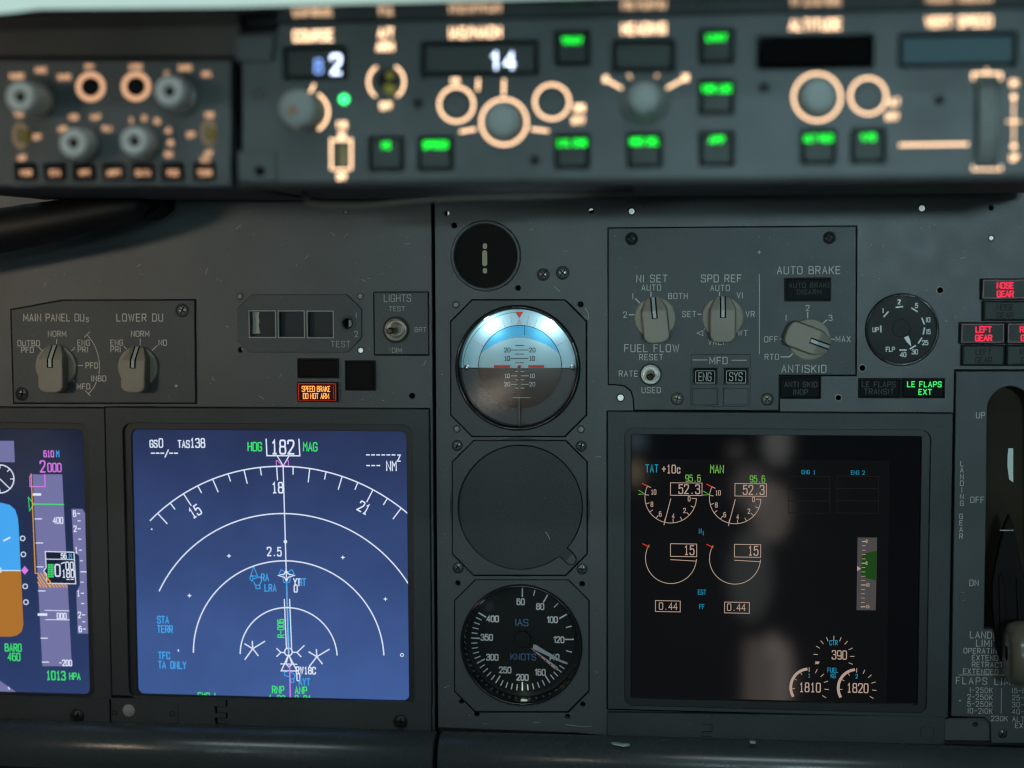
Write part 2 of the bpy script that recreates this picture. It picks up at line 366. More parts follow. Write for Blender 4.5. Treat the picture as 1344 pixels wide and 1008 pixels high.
# ------------------------------------------------------------------ instrument panel, left and centre sections
def hole(x, y, r): return circ(x, y, r, 0, 20)
pL = thing('instrument_panel', 300, 520, 'dark grey painted metal instrument panel section left of the vertical seam', 'panel', 'panel sections')
b = MB()
hl = [hole(x, y, r) for x, y, r in ((541, 519.5, 3.6), (316, 459, 3.4), (454, 278.5, 3.2))]
hl += [rr(323, 404, 441.5, 447, 0, 0), circ(456.3, 424.6, 8, 0, 20), rr(-80, 552, 122, 914, 0, 0), rr(162, 556, 543, 921, 0, 0)]
b.plate(W([(-120, 150), (565.3, 150), (571, 962), (-120, 944)]), hl, 0, -.003)
b.build('panel_sheet', 'panel_paint', pL, bevel=.0004)
b = MB(); b.flat(rr(-150, 100, 1500, 1050, 0, -.04), -.04); bk = b.build('panel_cavity', 'void'); tag(bk, None, kind='structure')
pin(pL, 317.6, 459.3, 2.6, 'pin_grey', half=-1.0); pin(pL, 454, 278.5, 2.6, 'pin_grey')
pC = thing('instrument_panel', 950, 520, 'dark grey painted metal instrument panel section right of the vertical seam', 'panel', 'panel sections')
HC = [(596, 296, 3.6), (680, 378, 3.4), (1132, 483, 3.8), (1100.5, 522, 3.4), (1234, 381, 3.8), (586.5, 280, 3.4), (776, 277, 3.5), (762, 399.5, 3.6), (601, 765.5, 3.4), (764, 766.5, 3.6),
      (605.5, 921, 3), (626, 937.5, 3.3), (745, 940.5, 3.3), (765, 924.5, 3.3), (1301, 273, 3.2), (1280, 951, 3.2)]
b = MB(); hc = [hole(*h) for h in HC]
hc += [circ(637.5, 335.8, 42, 0), circ(679, 483, 80, 0), circ(684, 846.5, 78, 0), rr(822, 566, 1216, 930, 0, 0), rr(1270, 500, 1420, 905, 0, 0), circ(1183.7, 432.7, 47, 0)]
b.plate(W([(569.5, 150), (1460, 150), (1460, 975), (900, 967), (790, 966), (760, 962), (575, 955)]), hc, 0, -.003)
b.build('panel_sheet', 'panel_paint', pC, bevel=.0004)
b = MB()
for x, y, r in HC:
    if (x, y) in ((1132, 483), (1100.5, 522), (1234, 381)): b.ring(x, y, r + .8, .7, .0001)
b.build('hole_rim', 'ink_dim', pC)
pin(pC, 587.5, 280, 2.6, 'hole_glow', half=-1.6); pin(pC, 776, 276.2, 3, 'hole_glow', half=.3)
for x, y, r, m in ((829, 277.5, 3.8, 'hole_glow'), (1210, 273.5, 4, 'hole_glow'), (1301, 312.5, 2.8, 'hole_glow'), (814.5, 522, 4, 'hole_glow'), (598.5, 400, 3.4, 'pin_grey'), (599.5, 563, 3.4, 'pin_grey'), (762.5, 563.5, 3.6, 'pin_grey')):
    b = MB(); b.mi = 1; b.ring(x, y, r + 1, 1.4, .00008); b.mi = 0; b.lathe(x, y, [(0, .0006), (r * .6, .0006), (r, .00025), (r, 0)], 22, ref=0); b.build('rivet_or_glow', [m, 'black_paint'], pC)  # white ones glow in place of light from behind the sheet
for x, y, m in ((315, 389, 'pin_grey'), (472.8, 388.8, 'pin_grey'), (473.6, 459.8, 'hole_glow')):
    b = MB(); b.mi = 1; b.ring(x, y, 4.2, 1.2, .00008); b.mi = 0; b.lathe(x, y, [(0, .0006), (2, .0006), (3.2, .00025), (3.2, 0)], 22, ref=0); b.build('rivet_or_glow', [m, 'black_paint'], pL)
pin(pC, 762, 399.5, 3.2, 'cap_brown')
for x, y, r in ((713, 360.3, 7.6), (738.5, 358, 8.2)): screw(pC, x, y, r, 0, 'screw_metal', 40)
b = MB()                                                     # paint scratches on the sheet
for pts in ([(728, 376), (735, 383)], [(742, 951), (765, 953.5), (777, 953)], [(768, 404), (772, 411), (772.5, 419)]): b.ribbon(pts, .5, .0001)
rs = random.Random(11)
def wear_marks(b, spots):
    for x, y in spots:
        a = rs.uniform(0, 6.28); l = rs.uniform(2, 9); b.ribbon([(x, y), (x + l * .5 * math.cos(a), y + l * .5 * math.sin(a) + rs.uniform(-.6, .6)), (x + l * math.cos(a), y + l * math.sin(a))], rs.uniform(.25, .5), .0001)
    for x, y in spots:
        for _ in range(2): b.lathe(x + rs.uniform(-30, 30), y + rs.uniform(-12, 12), [(0, .00012), (rs.uniform(.25, .6), .0001)], 6, ref=0)
wear_marks(b, [(700, 300), (745, 330), (772, 420), (590, 470), (780, 600), (583, 700), (782, 880), (590, 900), (640, 950), (700, 948), (1160, 320), (1220, 300), (1260, 340), (1150, 500), (1200, 540), (1240, 420), (1130, 360)])
b.build('scratch', 'ink_dim', pC)
b = MB(); wear_marks(b, [(270, 360), (310, 300), (400, 340), (480, 370), (530, 320), (280, 500), (340, 520), (505, 525), (440, 310), (60, 370), (180, 350), (370, 490), (556, 480), (300, 430)]); b.build('scratch', 'ink_dim', pL)
# ------------------------------------------------------------------ display selector plate (left)
t = thing('selector_panel', 135, 460, 'small plate with the two knobs MAIN PANEL DUs and LOWER DU above the left displays', 'control panel', 'selector panels')
b = MB(); b.plate(W([(14.5, 406.8), (82, 394.6), (255, 394.2), (256.3, 528.6), (18.3, 528.6)], .0022), (), .0022, 0); b.gap(W([(14.2, 406.4), (82, 394.0), (256, 393.6), (257.3, 529.2), (18, 529.2)], .0001), 2.6); b.build('plate', ['plate_paint', 'void'], t, bevel=.0004)
b = MB(); b.box(246, 393.5, 253.4, 395.5, .0001, -.001); d = .00232
b = MB()
b.text('MAIN PANEL DU', 31, 416.8, 8.7, d, 1.0, .56, .27, 'l'); b.text('s', 113.4, 418.2, 8.2, d, .9, .55, .3, 'l')
b.text('LOWER DU', 183.4, 416.8, 9, d, 1.05, .6, .34)
for s_, x, y in (('NORM', 75, 438), ('OUTBD', 37.7, 450.5), ('PFD', 36, 459.3), ('ENG', 109.8, 449.8), ('PRI', 108.8, 458.7), ('PFD', 120.5, 479.6), ('INBD', 129.6, 496.7), ('MFD', 109.5, 507.2),
                 ('NORM', 184, 438), ('ENG', 153.3, 449.7), ('PRI', 151.8, 458.5), ('ND', 213.6, 449.7)): b.text(s_, x, y, 6.7, d, .85, .62, .32)
for l in ((74.5, 445, 74.5, 451), (50.5, 455, 55, 460), (98.5, 456, 93, 461.5), (101, 479.7, 108.8, 479.7), (92.5, 496, 97.5, 501), (184, 445, 184, 453), (162.5, 454.5, 166, 458), (206.5, 453.5, 199.5, 460)): b.line(*l, .9, d)
b.ribbon(chaikin([(114.2, 439.5), (123, 450), (129, 466), (131, 480), (130, 491)], 3), .8, d); b.ribbon(chaikin([(126.3, 501.5), (123, 509), (116.2, 516.8)], 3), .8, d)
b.line(110.7, 442.7, 118, 435.5, .8, d); b.line(112, 512.8, 118.5, 519.4, .8, d); b.line(229, 506.5, 233.4, 506.5, .7, d); b.line(231.2, 504.3, 231.2, 508.7, .7, d)
b.build('lettering', 'ink', t)
knob(t, 74.5, 480.5, 26.6, 1, .0022); knob(t, 182, 481.5, 26, 2, .0022)
screw(t, 239, 407.4, 8, .0022, 'screw_metal', 30); screw(t, 28.7, 517, 7.8, .0022, 'screw_metal', 10)
# ------------------------------------------------------------------ blanked indicator plate with three windows
t = thing('indicator_panel', 393, 424, 'eight sided plate with three square windows and a TEST hole, tape strip in the first', 'indicator panel')
fr = [(326.3, 407.2, 362.6, 443.8), (364.5, 407.3, 400.4, 443.9), (402.4, 407.5, 438.4, 444.1)]
b = MB(); b.plate(W([(311.8, 404), (330, 386.4), (455, 386.4), (474.6, 405.5), (474.6, 443.5), (456.5, 462.6), (327, 462.6), (311.8, 447)], .0016), [rr(x0 + 2.4, y0 + 2.4, x1 - 2.4, y1 - 2.4, .5, .0016) for x0, y0, x1, y1 in fr] + [circ(456.3, 424.6, 6.6, .0016, 24)], .0016, -.004)
b.build('plate', 'plate_paint', t, bevel=.0003)
b = MB(); b.flat(rr(322, 402, 444, 448, 0, -.0034), -.0034); b.build('window_back', 'window_dark', t)
for f in fr:
    b = MB(); b.rbox(f[0] + .8, f[1] + .8, f[2] - .8, f[3] - .8, 1.1, .0018); b.build('window_frame', 'ink_dim', t)
b = MB(); b.plate(W([(331, 409.5), (340.4, 409.2), (339.4, 415), (340.6, 421), (339.6, 427), (341.4, 437.5), (331.2, 438.4), (331.8, 425)], -.003), (), -.003, -.0033); b.build('tape_strip', 'tape', t)
b = MB(); b.lathe(456.3, 424.6, [(6.7, .0013), (7.5, .0021), (9.6, .0021), (10.8, .0016)], 32); b.mi = 1; b.lathe(456.3, 424.6, [(0, -.003), (6.9, -.003)], 24); b.mi = 2; b.plate(W([(457.5, 419.5), (460.5, 420.5), (462.4, 424.5), (460.5, 428.6), (457.5, 429.6)], -.0022), (), -.0022, -.0029)
b.build('test_button', ['plate_paint', 'void', 'pin_grey'], t)
b = MB(); b.text('TEST', 447, 451.6, 7.4, .0018, .9, .62, .35); b.text('l', 467.6, 414, 6.4, .0018, .9); b.text('2', 467.6, 438.6, 6.8, .0018, .9); b.build('lettering', 'ink_dim', t)
# ------------------------------------------------------------------ LIGHTS toggle plate
def toggle(parent, x, y, r, d, tip, tipd, nut='bright_metal', lever='bright_metal', lr=.0021):
    b = MB(); b.mi = 1; b.lathe(x, y, [(r * 1.18, d + .0001), (r * .9, d + .0003)], 32, ref=d); b.mi = 0
    b.lathe(x, y, [(r * .42, d + .0018), (r * .5, d + .0028), (r * .62, d + .0028), (r * .64, d + .0018), (r * .8, d + .0018), (r * .84, d + .0024), (r * .97, d + .0024), (r, d)], 36, ref=d)
    sw = b.build('toggle_switch', [nut, 'black_paint'], parent)
    b = MB(); b.lathe(x, y, [(0, d + .0022), (r * .46, d + .0022)], 20, ref=d); a = P(x, y, d + .002); e = P(tip[0], tip[1], tipd); A = Vector((a[0], -(d + .002), a[1])); E = Vector((e[0], -tipd, e[1]))
    b.tube([A, A.lerp(E, .2), A.lerp(E, .8), A.lerp(E, .95), E], [lr * .8, lr * .72, lr * 1.0, lr * .98, lr * .62], 16)
    b.build('lever', lever, sw); return sw
t = thing('light_switch_panel', 526, 424, 'square LIGHTS plate with a metal toggle between TEST and DIM', 'switch panel')
b = MB(); b.box(491.4, 383.8, 562, 465.2, .0016, 0, .8); b.gap(rr(491, 383.4, 562.4, 466, .8, .0001), 2.2); b.build('plate', ['plate_paint', 'void'], t, bevel=.0003)
b = MB(); d = .0017; b.text('LIGHTS', 521.7, 391.4, 8.8, d, .9, .58, .25); b.text('TEST', 521, 405.2, 5.8, d, .7, .7, .3); b.text('BRT', 552, 432.7, 5.8, d, .7, .68, .3); b.text('DIM', 521, 459.7, 5.8, d, .7, .7, .3); b.build('lettering', 'ink_dim', t)
mat('toggle_metal', (.3, .27, .23), .3, metal=1, speck=.4, var=.3); mat('lever_dark', (.10, .085, .07), .22, metal=1)
toggle(t, 520, 432.7, 15, .0016, (511, 434.5), .0145, 'toggle_metal', 'lever_dark', .0023)
# ------------------------------------------------------------------ annunciator lights
def annun(name, x0, y0, x1, y1, label, cat, texts, cap='cap_dark', tm='ink_faint', group=None, frame='black_paint', d=.003, extra=None, w=.9, lit=False, h=6.5, wf=.62, sp=.34):
    t = thing(name, (x0 + x1) / 2, (y0 + y1) / 2, label, cat, group)
    b = MB(); b.plate(rr(x0, y0, x1, y1, .8, d), [rr(x0 + 1.7, y0 + 1.7, x1 - 1.7, y1 - 1.7, .5, d)], d, 0); b.build('housing', frame, t, bevel=.0002)
    b = MB(); b.box(x0 + 2, y0 + 2, x1 - 2, y1 - 2, d - .0005, 0, .6); b.build('lens', cap, t, bevel=.00025)
    if texts:
        b = MB()
        for s_, x, y in texts: b.text(s_, x, y, h, d - .0003, w, wf, sp)
        b.build('legend', tm, t)
    if extra: extra(t)
    return t
annun('blank_light', 390, 470.5, 443.5, 496.5, 'unlit near black rectangular light directly above the orange SPEED BRAKE caption', 'light', [], 'cap_brown')
annun('blank_light', 452.6, 473.2, 492, 512.8, 'plain near black square cover right of the orange SPEED BRAKE caption', 'cover', [], 'cap_brown')
emi('orange_text', (255, 165, 80), 1.7); emi('orange_rim', (225, 52, 26), .8); mat('orange_cap', (.01, .003, .002), .4, spec=.1, emit=(44, 8, 5), es=.4)
def sbx(t):
    b = MB(); d = .0036
    b.rbox(391.8, 503.6, 440.6, 526, 1.0, d, 1); b.build('lit_rim', 'orange_rim', t); b = MB(); b.line(437.4, 506, 438.4, 523.6, .5, d); b.build('lit_rim', 'orange_rim', t)
annun('warning_light', 389.6, 501.6, 442.4, 527.6, 'lit orange SPEED BRAKE DO NOT ARM caption glowing below the two blank covers', 'warning light', [('SPEED BRAKE', 414.8, 510.4), ('DO NOT ARM', 414.8, 519.8)], 'orange_cap', 'orange_text', d=.004, extra=sbx, w=.8, h=6.9, wf=.4, sp=.15)
# ------------------------------------------------------------------ round marker lamp
t = thing('round_lamp', 637.5, 335.8, 'round black lens with a small i shaped mark above the attitude gauge', 'lamp')
b = MB(); b.lathe(637.5, 335.8, [(41, -.0012), (41.4, .0012), (42.5, .0018), (44.4, .0018), (46, .0012), (46.4, 0)], 72, ref=0); b.build('ring', 'panel_paint', t)
b = MB(); b.lathe(637.5, 335.8, [(0, -.0012), (41.3, -.0012)], 72, ref=0); b.build('lens', 'cap_brown', t)
mat('lamp_mark', (.33, .32, .22), .6)
b = MB(); d = -.001
b.plate(rr(633, 328.4, 639.4, 349.3, 3.2, d), (), d, d - .0001); b.plate(rr(633.8, 319.6, 639.2, 326.6, 2, d), (), d, d - .0001); b.plate(rr(633.8, 352, 639.2, 358.8, 2, d), (), d, d - .0001); b.build('mark', 'lamp_mark', t)
# ------------------------------------------------------------------ octagonal instrument plates
def octo(x0, y0, x1, y1, c, d): return W([(x0, y0 + c), (x0 + c, y0), (x1 - c, y0), (x1, y0 + c), (x1, y1 - c), (x1 - c, y1), (x0 + c, y1), (x0, y1 - c)], d)
# blank cover
t = thing('blank_cover', 682, 666, 'eight sided blank cover with a recessed disc and small round notch, no dial', 'cover')
disc = []
for i in range(80):
    a = 2 * math.pi * i / 80; x, y = 682.8 + 82 * math.cos(a), 666 + 82 * math.sin(a)
    if 42 < math.degrees(a) < 53: continue
    if math.degrees(a) == 0: pass
    disc.append((x, y, a))
out = []
for x, y, a in disc:
    out.append((x, y))
    if abs(math.degrees(a) - 40.5) < .1:
        out += [(748.5, 722), (753, 726.5), (756.6, 732), (756.2, 738), (751.5, 741.6), (745.5, 741), (740.5, 736.5), (735.5, 731.4)]
b = MB(); b.plate(octo(594, 578.6, 770, 754.6, 28, .0022), [W(out, .0022)], .0022, -.001); b.gap(octo(594, 578.2, 770.6, 755, 28, .0001), 2.6); b.mi = 1; b.ribbon(out, 2.4, .0001, closed=True); b.mi = 0; b.build('plate', ['plate_paint', 'void'], t, bevel=.0004)
b = MB(); b.lathe(682, 666, [(0, .00005), (92, .00005)], 60, ref=0); b.build('recessed_disc', 'disc_paint', t)
b = MB(); b.ribbon([(716, 698), (719, 702), (721.8, 708)], .7, .0002); b.build('scratch', 'ink_dim', t)
for x, y in ((600, 584.5), (763, 585.5), (601.3, 745.3), (764, 746.8)): screw(pC, x, y, 6.6, 0, 'screw_metal', random.uniform(0, 80))
# ------------------------------------------------------------------ standby attitude indicator
mat('sky_blue', (.42, .66, .76), .5); mat('sky_deep', (.08, .46, .74), .45); mat('earth', (.078, .054, .042), .45); mat('earth_ring', (.030, .025, .023), .45)
mat('haze_band', (.40, .62, .68), .45); mat('red_paint', (.62, .02, .015), .5); mat('green_rim', (.02, .4, .2), .4)
mat('grey_line', (.75, .78, .76), .5); mat('pink_line', (.5, .42, .40), .5); mat('blue_line', (.45, .6, .66), .5)
glass = bpy.data.materials.new('glass'); glass.use_nodes = True; nt = glass.node_tree; nt.nodes.clear()
o_ = nt.nodes.new('ShaderNodeOutputMaterial'); m_ = nt.nodes.new('ShaderNodeMixShader'); tr = nt.nodes.new('ShaderNodeBsdfTransparent'); gl = nt.nodes.new('ShaderNodeBsdfGlossy'); gl.inputs['Roughness'].default_value = .06
fr_ = nt.nodes.new('ShaderNodeFresnel'); fr_.inputs['IOR'].default_value = 1.5
nt.links.new(fr_.outputs[0], m_.inputs[0]); nt.links.new(tr.outputs[0], m_.inputs[1]); nt.links.new(gl.outputs[0], m_.inputs[2]); nt.links.new(m_.outputs[0], o_.inputs[0]); MT['glass'] = glass
t = thing('attitude_indicator', 680, 483, 'round attitude gauge with blue sky over brown ground and red triangle on top', 'gauge')
b = MB(); b.plate(octo(592, 394.2, 769, 572.4, 28, .002), [circ(679.3, 483, 80, .002, 72)], .002, -.0005); b.gap(octo(591.8, 393.6, 769.8, 572.8, 28, .0001), 2.6); b.build('plate', ['plate_paint', 'void'], t, bevel=.0004)
b = MB(); b.lathe(679.3, 483, [(76, -.007), (76.5, .0018), (78.5, .0042), (80.6, .0042), (82.4, .0022), (82.6, .001)], 96, ref=.002); b.build('bezel_ring', 'black_gloss', t)
ce = (680.8, 482.8); dd = -.006
def arcpts(cx_, cy_, r, a0, a1, n=40): return [(cx_ + r * math.sin(math.radians(a0 + (a1 - a0) * i / n)), cy_ - r * math.cos(math.radians(a0 + (a1 - a0) * i / n))) for i in range(n + 1)]
b = MB(); b.plate(W(arcpts(681, 483, 79, -90, 90, 50), dd), (), dd, dd - .001); b.mi = 1; b.plate(W(arcpts(681, 483.3, 79, 90, 270, 50), dd), (), dd, dd - .001); b.build('bank_scale', ['sky_blue', 'earth_ring'], t)
b = MB(); b.mi = 2
for a in (-60, -30, -20, -10, 10, 20, 30, 60):
    r1 = 71 if abs(a) in (30, 60) else 68; s_, c_ = math.sin(math.radians(a)), math.cos(math.radians(a)); b.line(682 + 56 * s_, 482 - 56 * c_, 682 + r1 * s_, 482 - r1 * c_, .9, dd + .0001)
b.flat(W([(681.4, 417.5), (685, 426), (678, 426)], dd + .0002), dd + .0002)
b.mi = 1; b.ring(681, 483, 73.2, 1.0, dd + .0001, -88, -4, 60); b.mi = 0; b.flat(W([(676, 409.2), (687, 409.2), (681.6, 417.6)], dd + .0004), dd + .0004); b.build('bank_marks', ['red_paint', 'green_rim', 'pink_line'], t)
# sphere (shallow dome behind a round window)
C2 = (682.5, 481.6); R2 = 54.6; b = MB(); q = sc(*C2, dd); c = P(*C2, dd); n = 64
def dz(x, y): r2 = (x * x + y * y) / (R2 * R2); return dd + .0002 + .0035 * max(0, 1 - r2)
b.smooth = True; rows = []
ys = [i / 60 for i in range(-60, 61)]
def band(y): return 1 if y > .62 - .0 else (2 if y > .02 else 3)
N = 60
for iy, yy in enumerate(ys):
    hw = math.sqrt(max(0, 1 - yy * yy)); row = []
    for i in range(N + 1):
        xx = hw * (-1 + 2 * i / N); row.append((c[0] + xx * R2 * q, -dz(xx * R2, yy * R2), c[1] + yy * R2 * q))
    rows.append(b.add(row))
for iy in range(len(ys) - 1):
    for i in range(N):
        hw = math.sqrt(max(0, 1 - ys[iy] ** 2)); xm = hw * (-1 + (2 * i + 1) / N); ym = (ys[iy] + ys[iy + 1]) / 2
        e = .70 - .42 * xm * xm
        b.mi = 0 if ym > e else (1 if ym > -.01 else 2)
        a0, a1 = rows[iy] + i, rows[iy + 1] + i; b.face([a0, a0 + 1, a1 + 1, a1])
b.smooth = False
b.build('horizon_ball', ['sky_deep', 'haze_band', 'earth'], t)
b = MB(); b.mi = 0; b.ring(C2[0], C2[1], R2, .7, dd + .0005, -90, 90, 60); b.mi = 1; b.ring(C2[0], C2[1], R2, .5, dd + .0005, 90, 270, 60)
for y, w_, lab in ((459.4, 23, '20'), (470.5, 22.5, '10')): b.mi = 0; b.line(682 - w_ / 2, y, 682 + w_ / 2, y, .8, dd + .0042); b.text(lab, 665.8, y, 5.3, dd + .0042, .8, .62, .3); b.text(lab, 698.6, y, 5.3, dd + .0042, .8, .62, .3)
for y in (453.5, 464.7, 476.2): b.line(676.5, y, 687.5, y, .9, dd + .0042)
b.line(688.3, 427.5, 688.3, 440, .5, dd + .003)
b.mi = 2
for y, lab in ((493.3, '10'), (504.3, '20')): b.text(lab, 665.8, y, 5, dd + .0042, .6, .62, .3); b.text(lab, 698.6, y, 5, dd + .0042, .6, .62, .3); b.line(671, y, 679, y, .6, dd + .0042); b.line(684, y, 694, y, .6, dd + .0042)
for y in (487.5, 498.5, 509.3): b.line(676.5, y, 680, y, .6, dd + .0042); b.line(683.5, y, 688, y, .6, dd + .0042)
b.line(673, 522, 696, 522, .5, dd + .0035); b.mi = 3; b.line(668, 441, 698.5, 441, .8, dd + .0038)
b.build('pitch_marks', ['void', 'ink_faint', 'grey_line', 'pink_line'], t)
b = MB(); b.box(648.2, 479.4, 669, 482.6, .0002, -.0006); b.box(693, 479.4, 714, 482.6, .0002, -.0006); b.lathe(681.3, 481.2, [(0, .0004), (2.2, .0002), (2.3, -.0006)], 20, ref=0); b.build('aircraft_symbol', 'red_paint', t)
b = MB(); b.box(679.6, 490, 683.2, 559, dd + .003, dd + .0005); b.build('support_post', 'earth', t)
for x in (612.2, 751.5):
    b = MB(); b.lathe(x, 482.5, [(0, dd + .001), (2.5, dd + .0009), (3.8, dd)], 20); b.build('pivot', 'bright_metal', t)
b = MB(); b.lathe(679.3, 483, [(0, .0012), (77.2, .0012)], 72, ref=.002); b.build('glass_cover', 'glass', t)
# ------------------------------------------------------------------ airspeed indicator
mat('dial_black', (.009, .011, .011), .5, spec=.15, speck=.1); mat('dial_rim', (.05, .065, .052), .45); mat('cyan_paint', (.10, .28, .55), .5); mat('needle_white', (.62, .66, .7), .4)
t = thing('airspeed_indicator', 684, 847, 'round black airspeed gauge marked IAS KNOTS with numbers from 60 to 400', 'gauge')
b = MB(); b.plate(octo(597, 761.6, 772.4, 933.8, 27, .002), [circ(684, 846.5, 78, .002, 72)], .002, -.0005); b.gap(octo(596.8, 761.2, 773, 934.4, 27, .0001), 2.4); b.build('plate', ['plate_paint', 'void'], t, bevel=.0004)
b = MB(); b.lathe(684, 846.5, [(75, -.016), (75.4, .0018), (77, .0042), (79, .0042), (80.4, .0024), (80.6, .001)], 96, ref=.002); b.build('bezel_ring', 'black_gloss', t)
d = -.0135; cc = (685.6, 839.2)
b = MB(); b.lathe(cc[0], cc[1], [(0, d), (68.8, d)], 72); b.mi = 1; b.lathe(cc[0], cc[1], [(68.8, d), (72, d + .002), (82, d + .002)], 72); b.build('dial_face', ['dial_black', 'black_paint'], t)
b = MB()
AS = {60: 0, 80: 29.6, 100: 60.5, 120: 90, 160: 147.6, 200: 180, 250: 211.5, 300: 242.4, 350: 271.5, 400: 301.4}
majors = sorted(AS.values()); minors = [14.3, 44.7, 74.8, 104.4, 118, 125, 130, 136, 141.5] + [147.6 + 6.48 * k for k in range(1, 5)]
for a, c_ in ((180, 211.5), (211.5, 242.4), (242.4, 271.5), (271.5, 301.4)): minors += [a + (c_ - a) * k / 5 for k in range(1, 5)]
for a, l, w_ in [(a, 10.5, 1.7) for a in majors] + [(a, 7.2, 1.3) for a in minors]:
    s_, c_ = math.sin(math.radians(a)), math.cos(math.radians(a)); o = 66.8; i = o - l
    b.line(cc[0] + i * s_, cc[1] - i * c_, cc[0] + o * s_, cc[1] - o * c_, w_, d + .0002)
for s_, x, y in (('60', 683.4, 789.7), ('80', 709, 796), ('!00', 725, 813.3), ('!20', 733.6, 839.6), ('!60', 709, 882.4), ('200', 685.7, 889), ('250', 663, 879.3), ('300', 646.2, 862.6), ('350', 638.9, 836.5), ('400', 646.6, 812.2), ('!40', 727, 862.5)):
    b.text(s_, x, y, 7.5, d + .0002, 1.45, .57, .22)
b.build('dial_marks', 'ink_white', t)
b = MB(); b.text('IAS', 684.8, 817, 8.4, d + .0002, 1.1, .7, .26); b.text('KNOTS', 686.8, 862, 7.8, d + .0002, 1.0, .66, .26); b.build('dial_caption', 'cyan_paint', t)
b = MB(); d2 = d + .003; b.plate(W([(700.2, 846), (703.5, 846.6), (738, 867.6), (744.6, 872.3), (738.5, 870.4), (699, 851.5)], d2), (), d2, d2 - .0006); b.build('needle', 'needle_white', t)
b = MB(); d3 = d + .0015; b.plate(W([(696, 850.5), (702, 854), (731.5, 875.5), (733.6, 880.5), (728.4, 878.6)], d3), (), d3, d3 - .0005)
b.mi = 1
for k in range(5):
    f = .16 + k * .19; x = 697 + 35 * f; y = 850.5 + 28 * f; b.flat(W([(x, y - .8 + 3 * f * .4), (x + 1.6, y + .6), (x - .2, y + 3.0), (x - 1.8, y + 1.8)], d3 + .0002), d3 + .0002)
b.build('limit_needle', ['needle_white', 'red_paint'], t)
b = MB(); b.lathe(685.6, 840, [(0, d + .0042), (10.2, d + .004), (11, d + .0034), (11, d)], 36, smooth=False); b.build('hub', 'dial_black', t)
b = MB(); b.lathe(684, 846.5, [(0, .0012), (76, .0012)], 72, ref=.002); b.build('glass_cover', 'glass', t)
# ------------------------------------------------------------------ flap indicator
t = thing('flap_gauge', 1183.7, 432.7, 'round black FLP gauge with needle pointing at 30 right of the AUTO BRAKE knob', 'gauge')
b = MB(); b.lathe(1183.7, 432.7, [(44.6, .0006), (45.5, .0022), (47.5, .0022), (48.8, .0008), (49, 0)], 72, ref=0); b.build('bezel_ring', 'black_gloss', t)
d = .0006
b = MB(); b.lathe(1183.7, 432.7, [(0, d), (45.4, d)], 72, ref=0); b.build('dial_face', 'dial_black', t)
b = MB(); g = lambda X, Y: (990 + X / 5.04, 340 + Y / 5.04)
for x0, y0, x1, y1 in ((836, 442, 837, 482), (857, 381, 886, 349), (938, 320, 981, 314), (1041, 324, 1078, 347), (1109, 391, 1124, 429), (1126, 455, 1118, 496), (1108, 522, 1086, 556), (1066, 573, 1031, 594), (963, 602, 1005, 602)):
    b.line(*g(x0, y0), *g(x1, y1), 1.9, d + .0002)
for s_, x, y in (('UP', 802, 467), ('l', 852, 341), ('2', 957, 284), ('5', 1073, 308), ('l0', 1150, 402), ('l5', 1152, 480), ('25', 1130, 553), ('30', 1062, 614), ('40', 985, 632), ('FLP', 900, 597)):
    b.text(s_, *g(x, y), 5.7, d + .0002, 1.1, .58, .22)
b.build('dial_marks', 'grey_line', t)
b = MB(); b.plate(W([g(990, 519), (g(1020, 507)), g(1031, 535), g(1038, 577), g(1010, 550)], d + .001), (), d + .001, d + .0005); b.build('needle', 'ink_white', t)
b = MB(); b.lathe(1183, 430.8, [(0, d + .0007), (11.4, d + .0007), (12, d + .0003)], 36, smooth=False); b.build('hub', 'dial_black', t)
b = MB(); b.lathe(1183.7, 432.7, [(0, .0022), (46, .0022)], 60, ref=0); b.build('glass_cover', 'glass', t)
# ------------------------------------------------------------------ engine and brake selector plate
t = thing('selector_panel', 960, 420, 'large plate with knobs NI SET, SPD REF and AUTO BRAKE and a toggle', 'control panel', 'selector panels')
d = .0022
b = MB(); b.plate(W([(798.5, 299.8), (1123.6, 297.2), (1122.6, 492), (1022.4, 492), (1022, 538.6), (832.4, 538), (831.6, 523), (828.5, 512.5), (820, 506), (808, 504.4), (798.8, 504.2)], d), (), d, 0); b.gap(W([(798, 299.2), (1124.6, 296.6), (1123.6, 493), (1023.4, 493), (1023, 539), (832, 538.4), (831, 523), (828, 513), (820, 506.6), (808, 505), (798.4, 504.8)], .0001), 2.2); b.build('plate', ['plate_paint', 'void'], t, bevel=.0004)
d = .00232; b = MB()
for s_, x, y, h in (('NI SET', 855.6, 365.6, 9.2), ('SPD REF', 946.6, 365.4, 9.2), ('AUTO BRAKE', 1061.3, 354.6, 9.6), ('FUEL FLOW', 855.3, 457, 9.4), ('ANTISKID', 1055, 484, 9.6)): b.text(s_, x, y, h, d, 1.1, .62, .34)
for s_, x, y in (('AUTO', 854.8, 377.5), ('BOTH', 889.8, 388.5), ('l', 830.6, 388.8), ('2', 820.4, 413), ('RESET', 854.6, 468.8), ('RATE', 824.7, 490.4), ('USED', 854.6, 512), ('AUTO', 945, 377.9), ('VI', 971, 387.6), ('VR', 984.6, 412.2), ('WT', 974.6, 437), ('SET', 904.6, 412.2),
                 ('VREF', 941.5, 448.8), ('2', 1060, 404.3), ('l', 1031.7, 417), ('3', 1090, 417.2), ('MAX', 1106.6, 445), ('OFF', 1012, 445.3), ('RTO', 1013, 468.3)): b.text(s_, x, y, 7.2, d, .9, .62, .36)
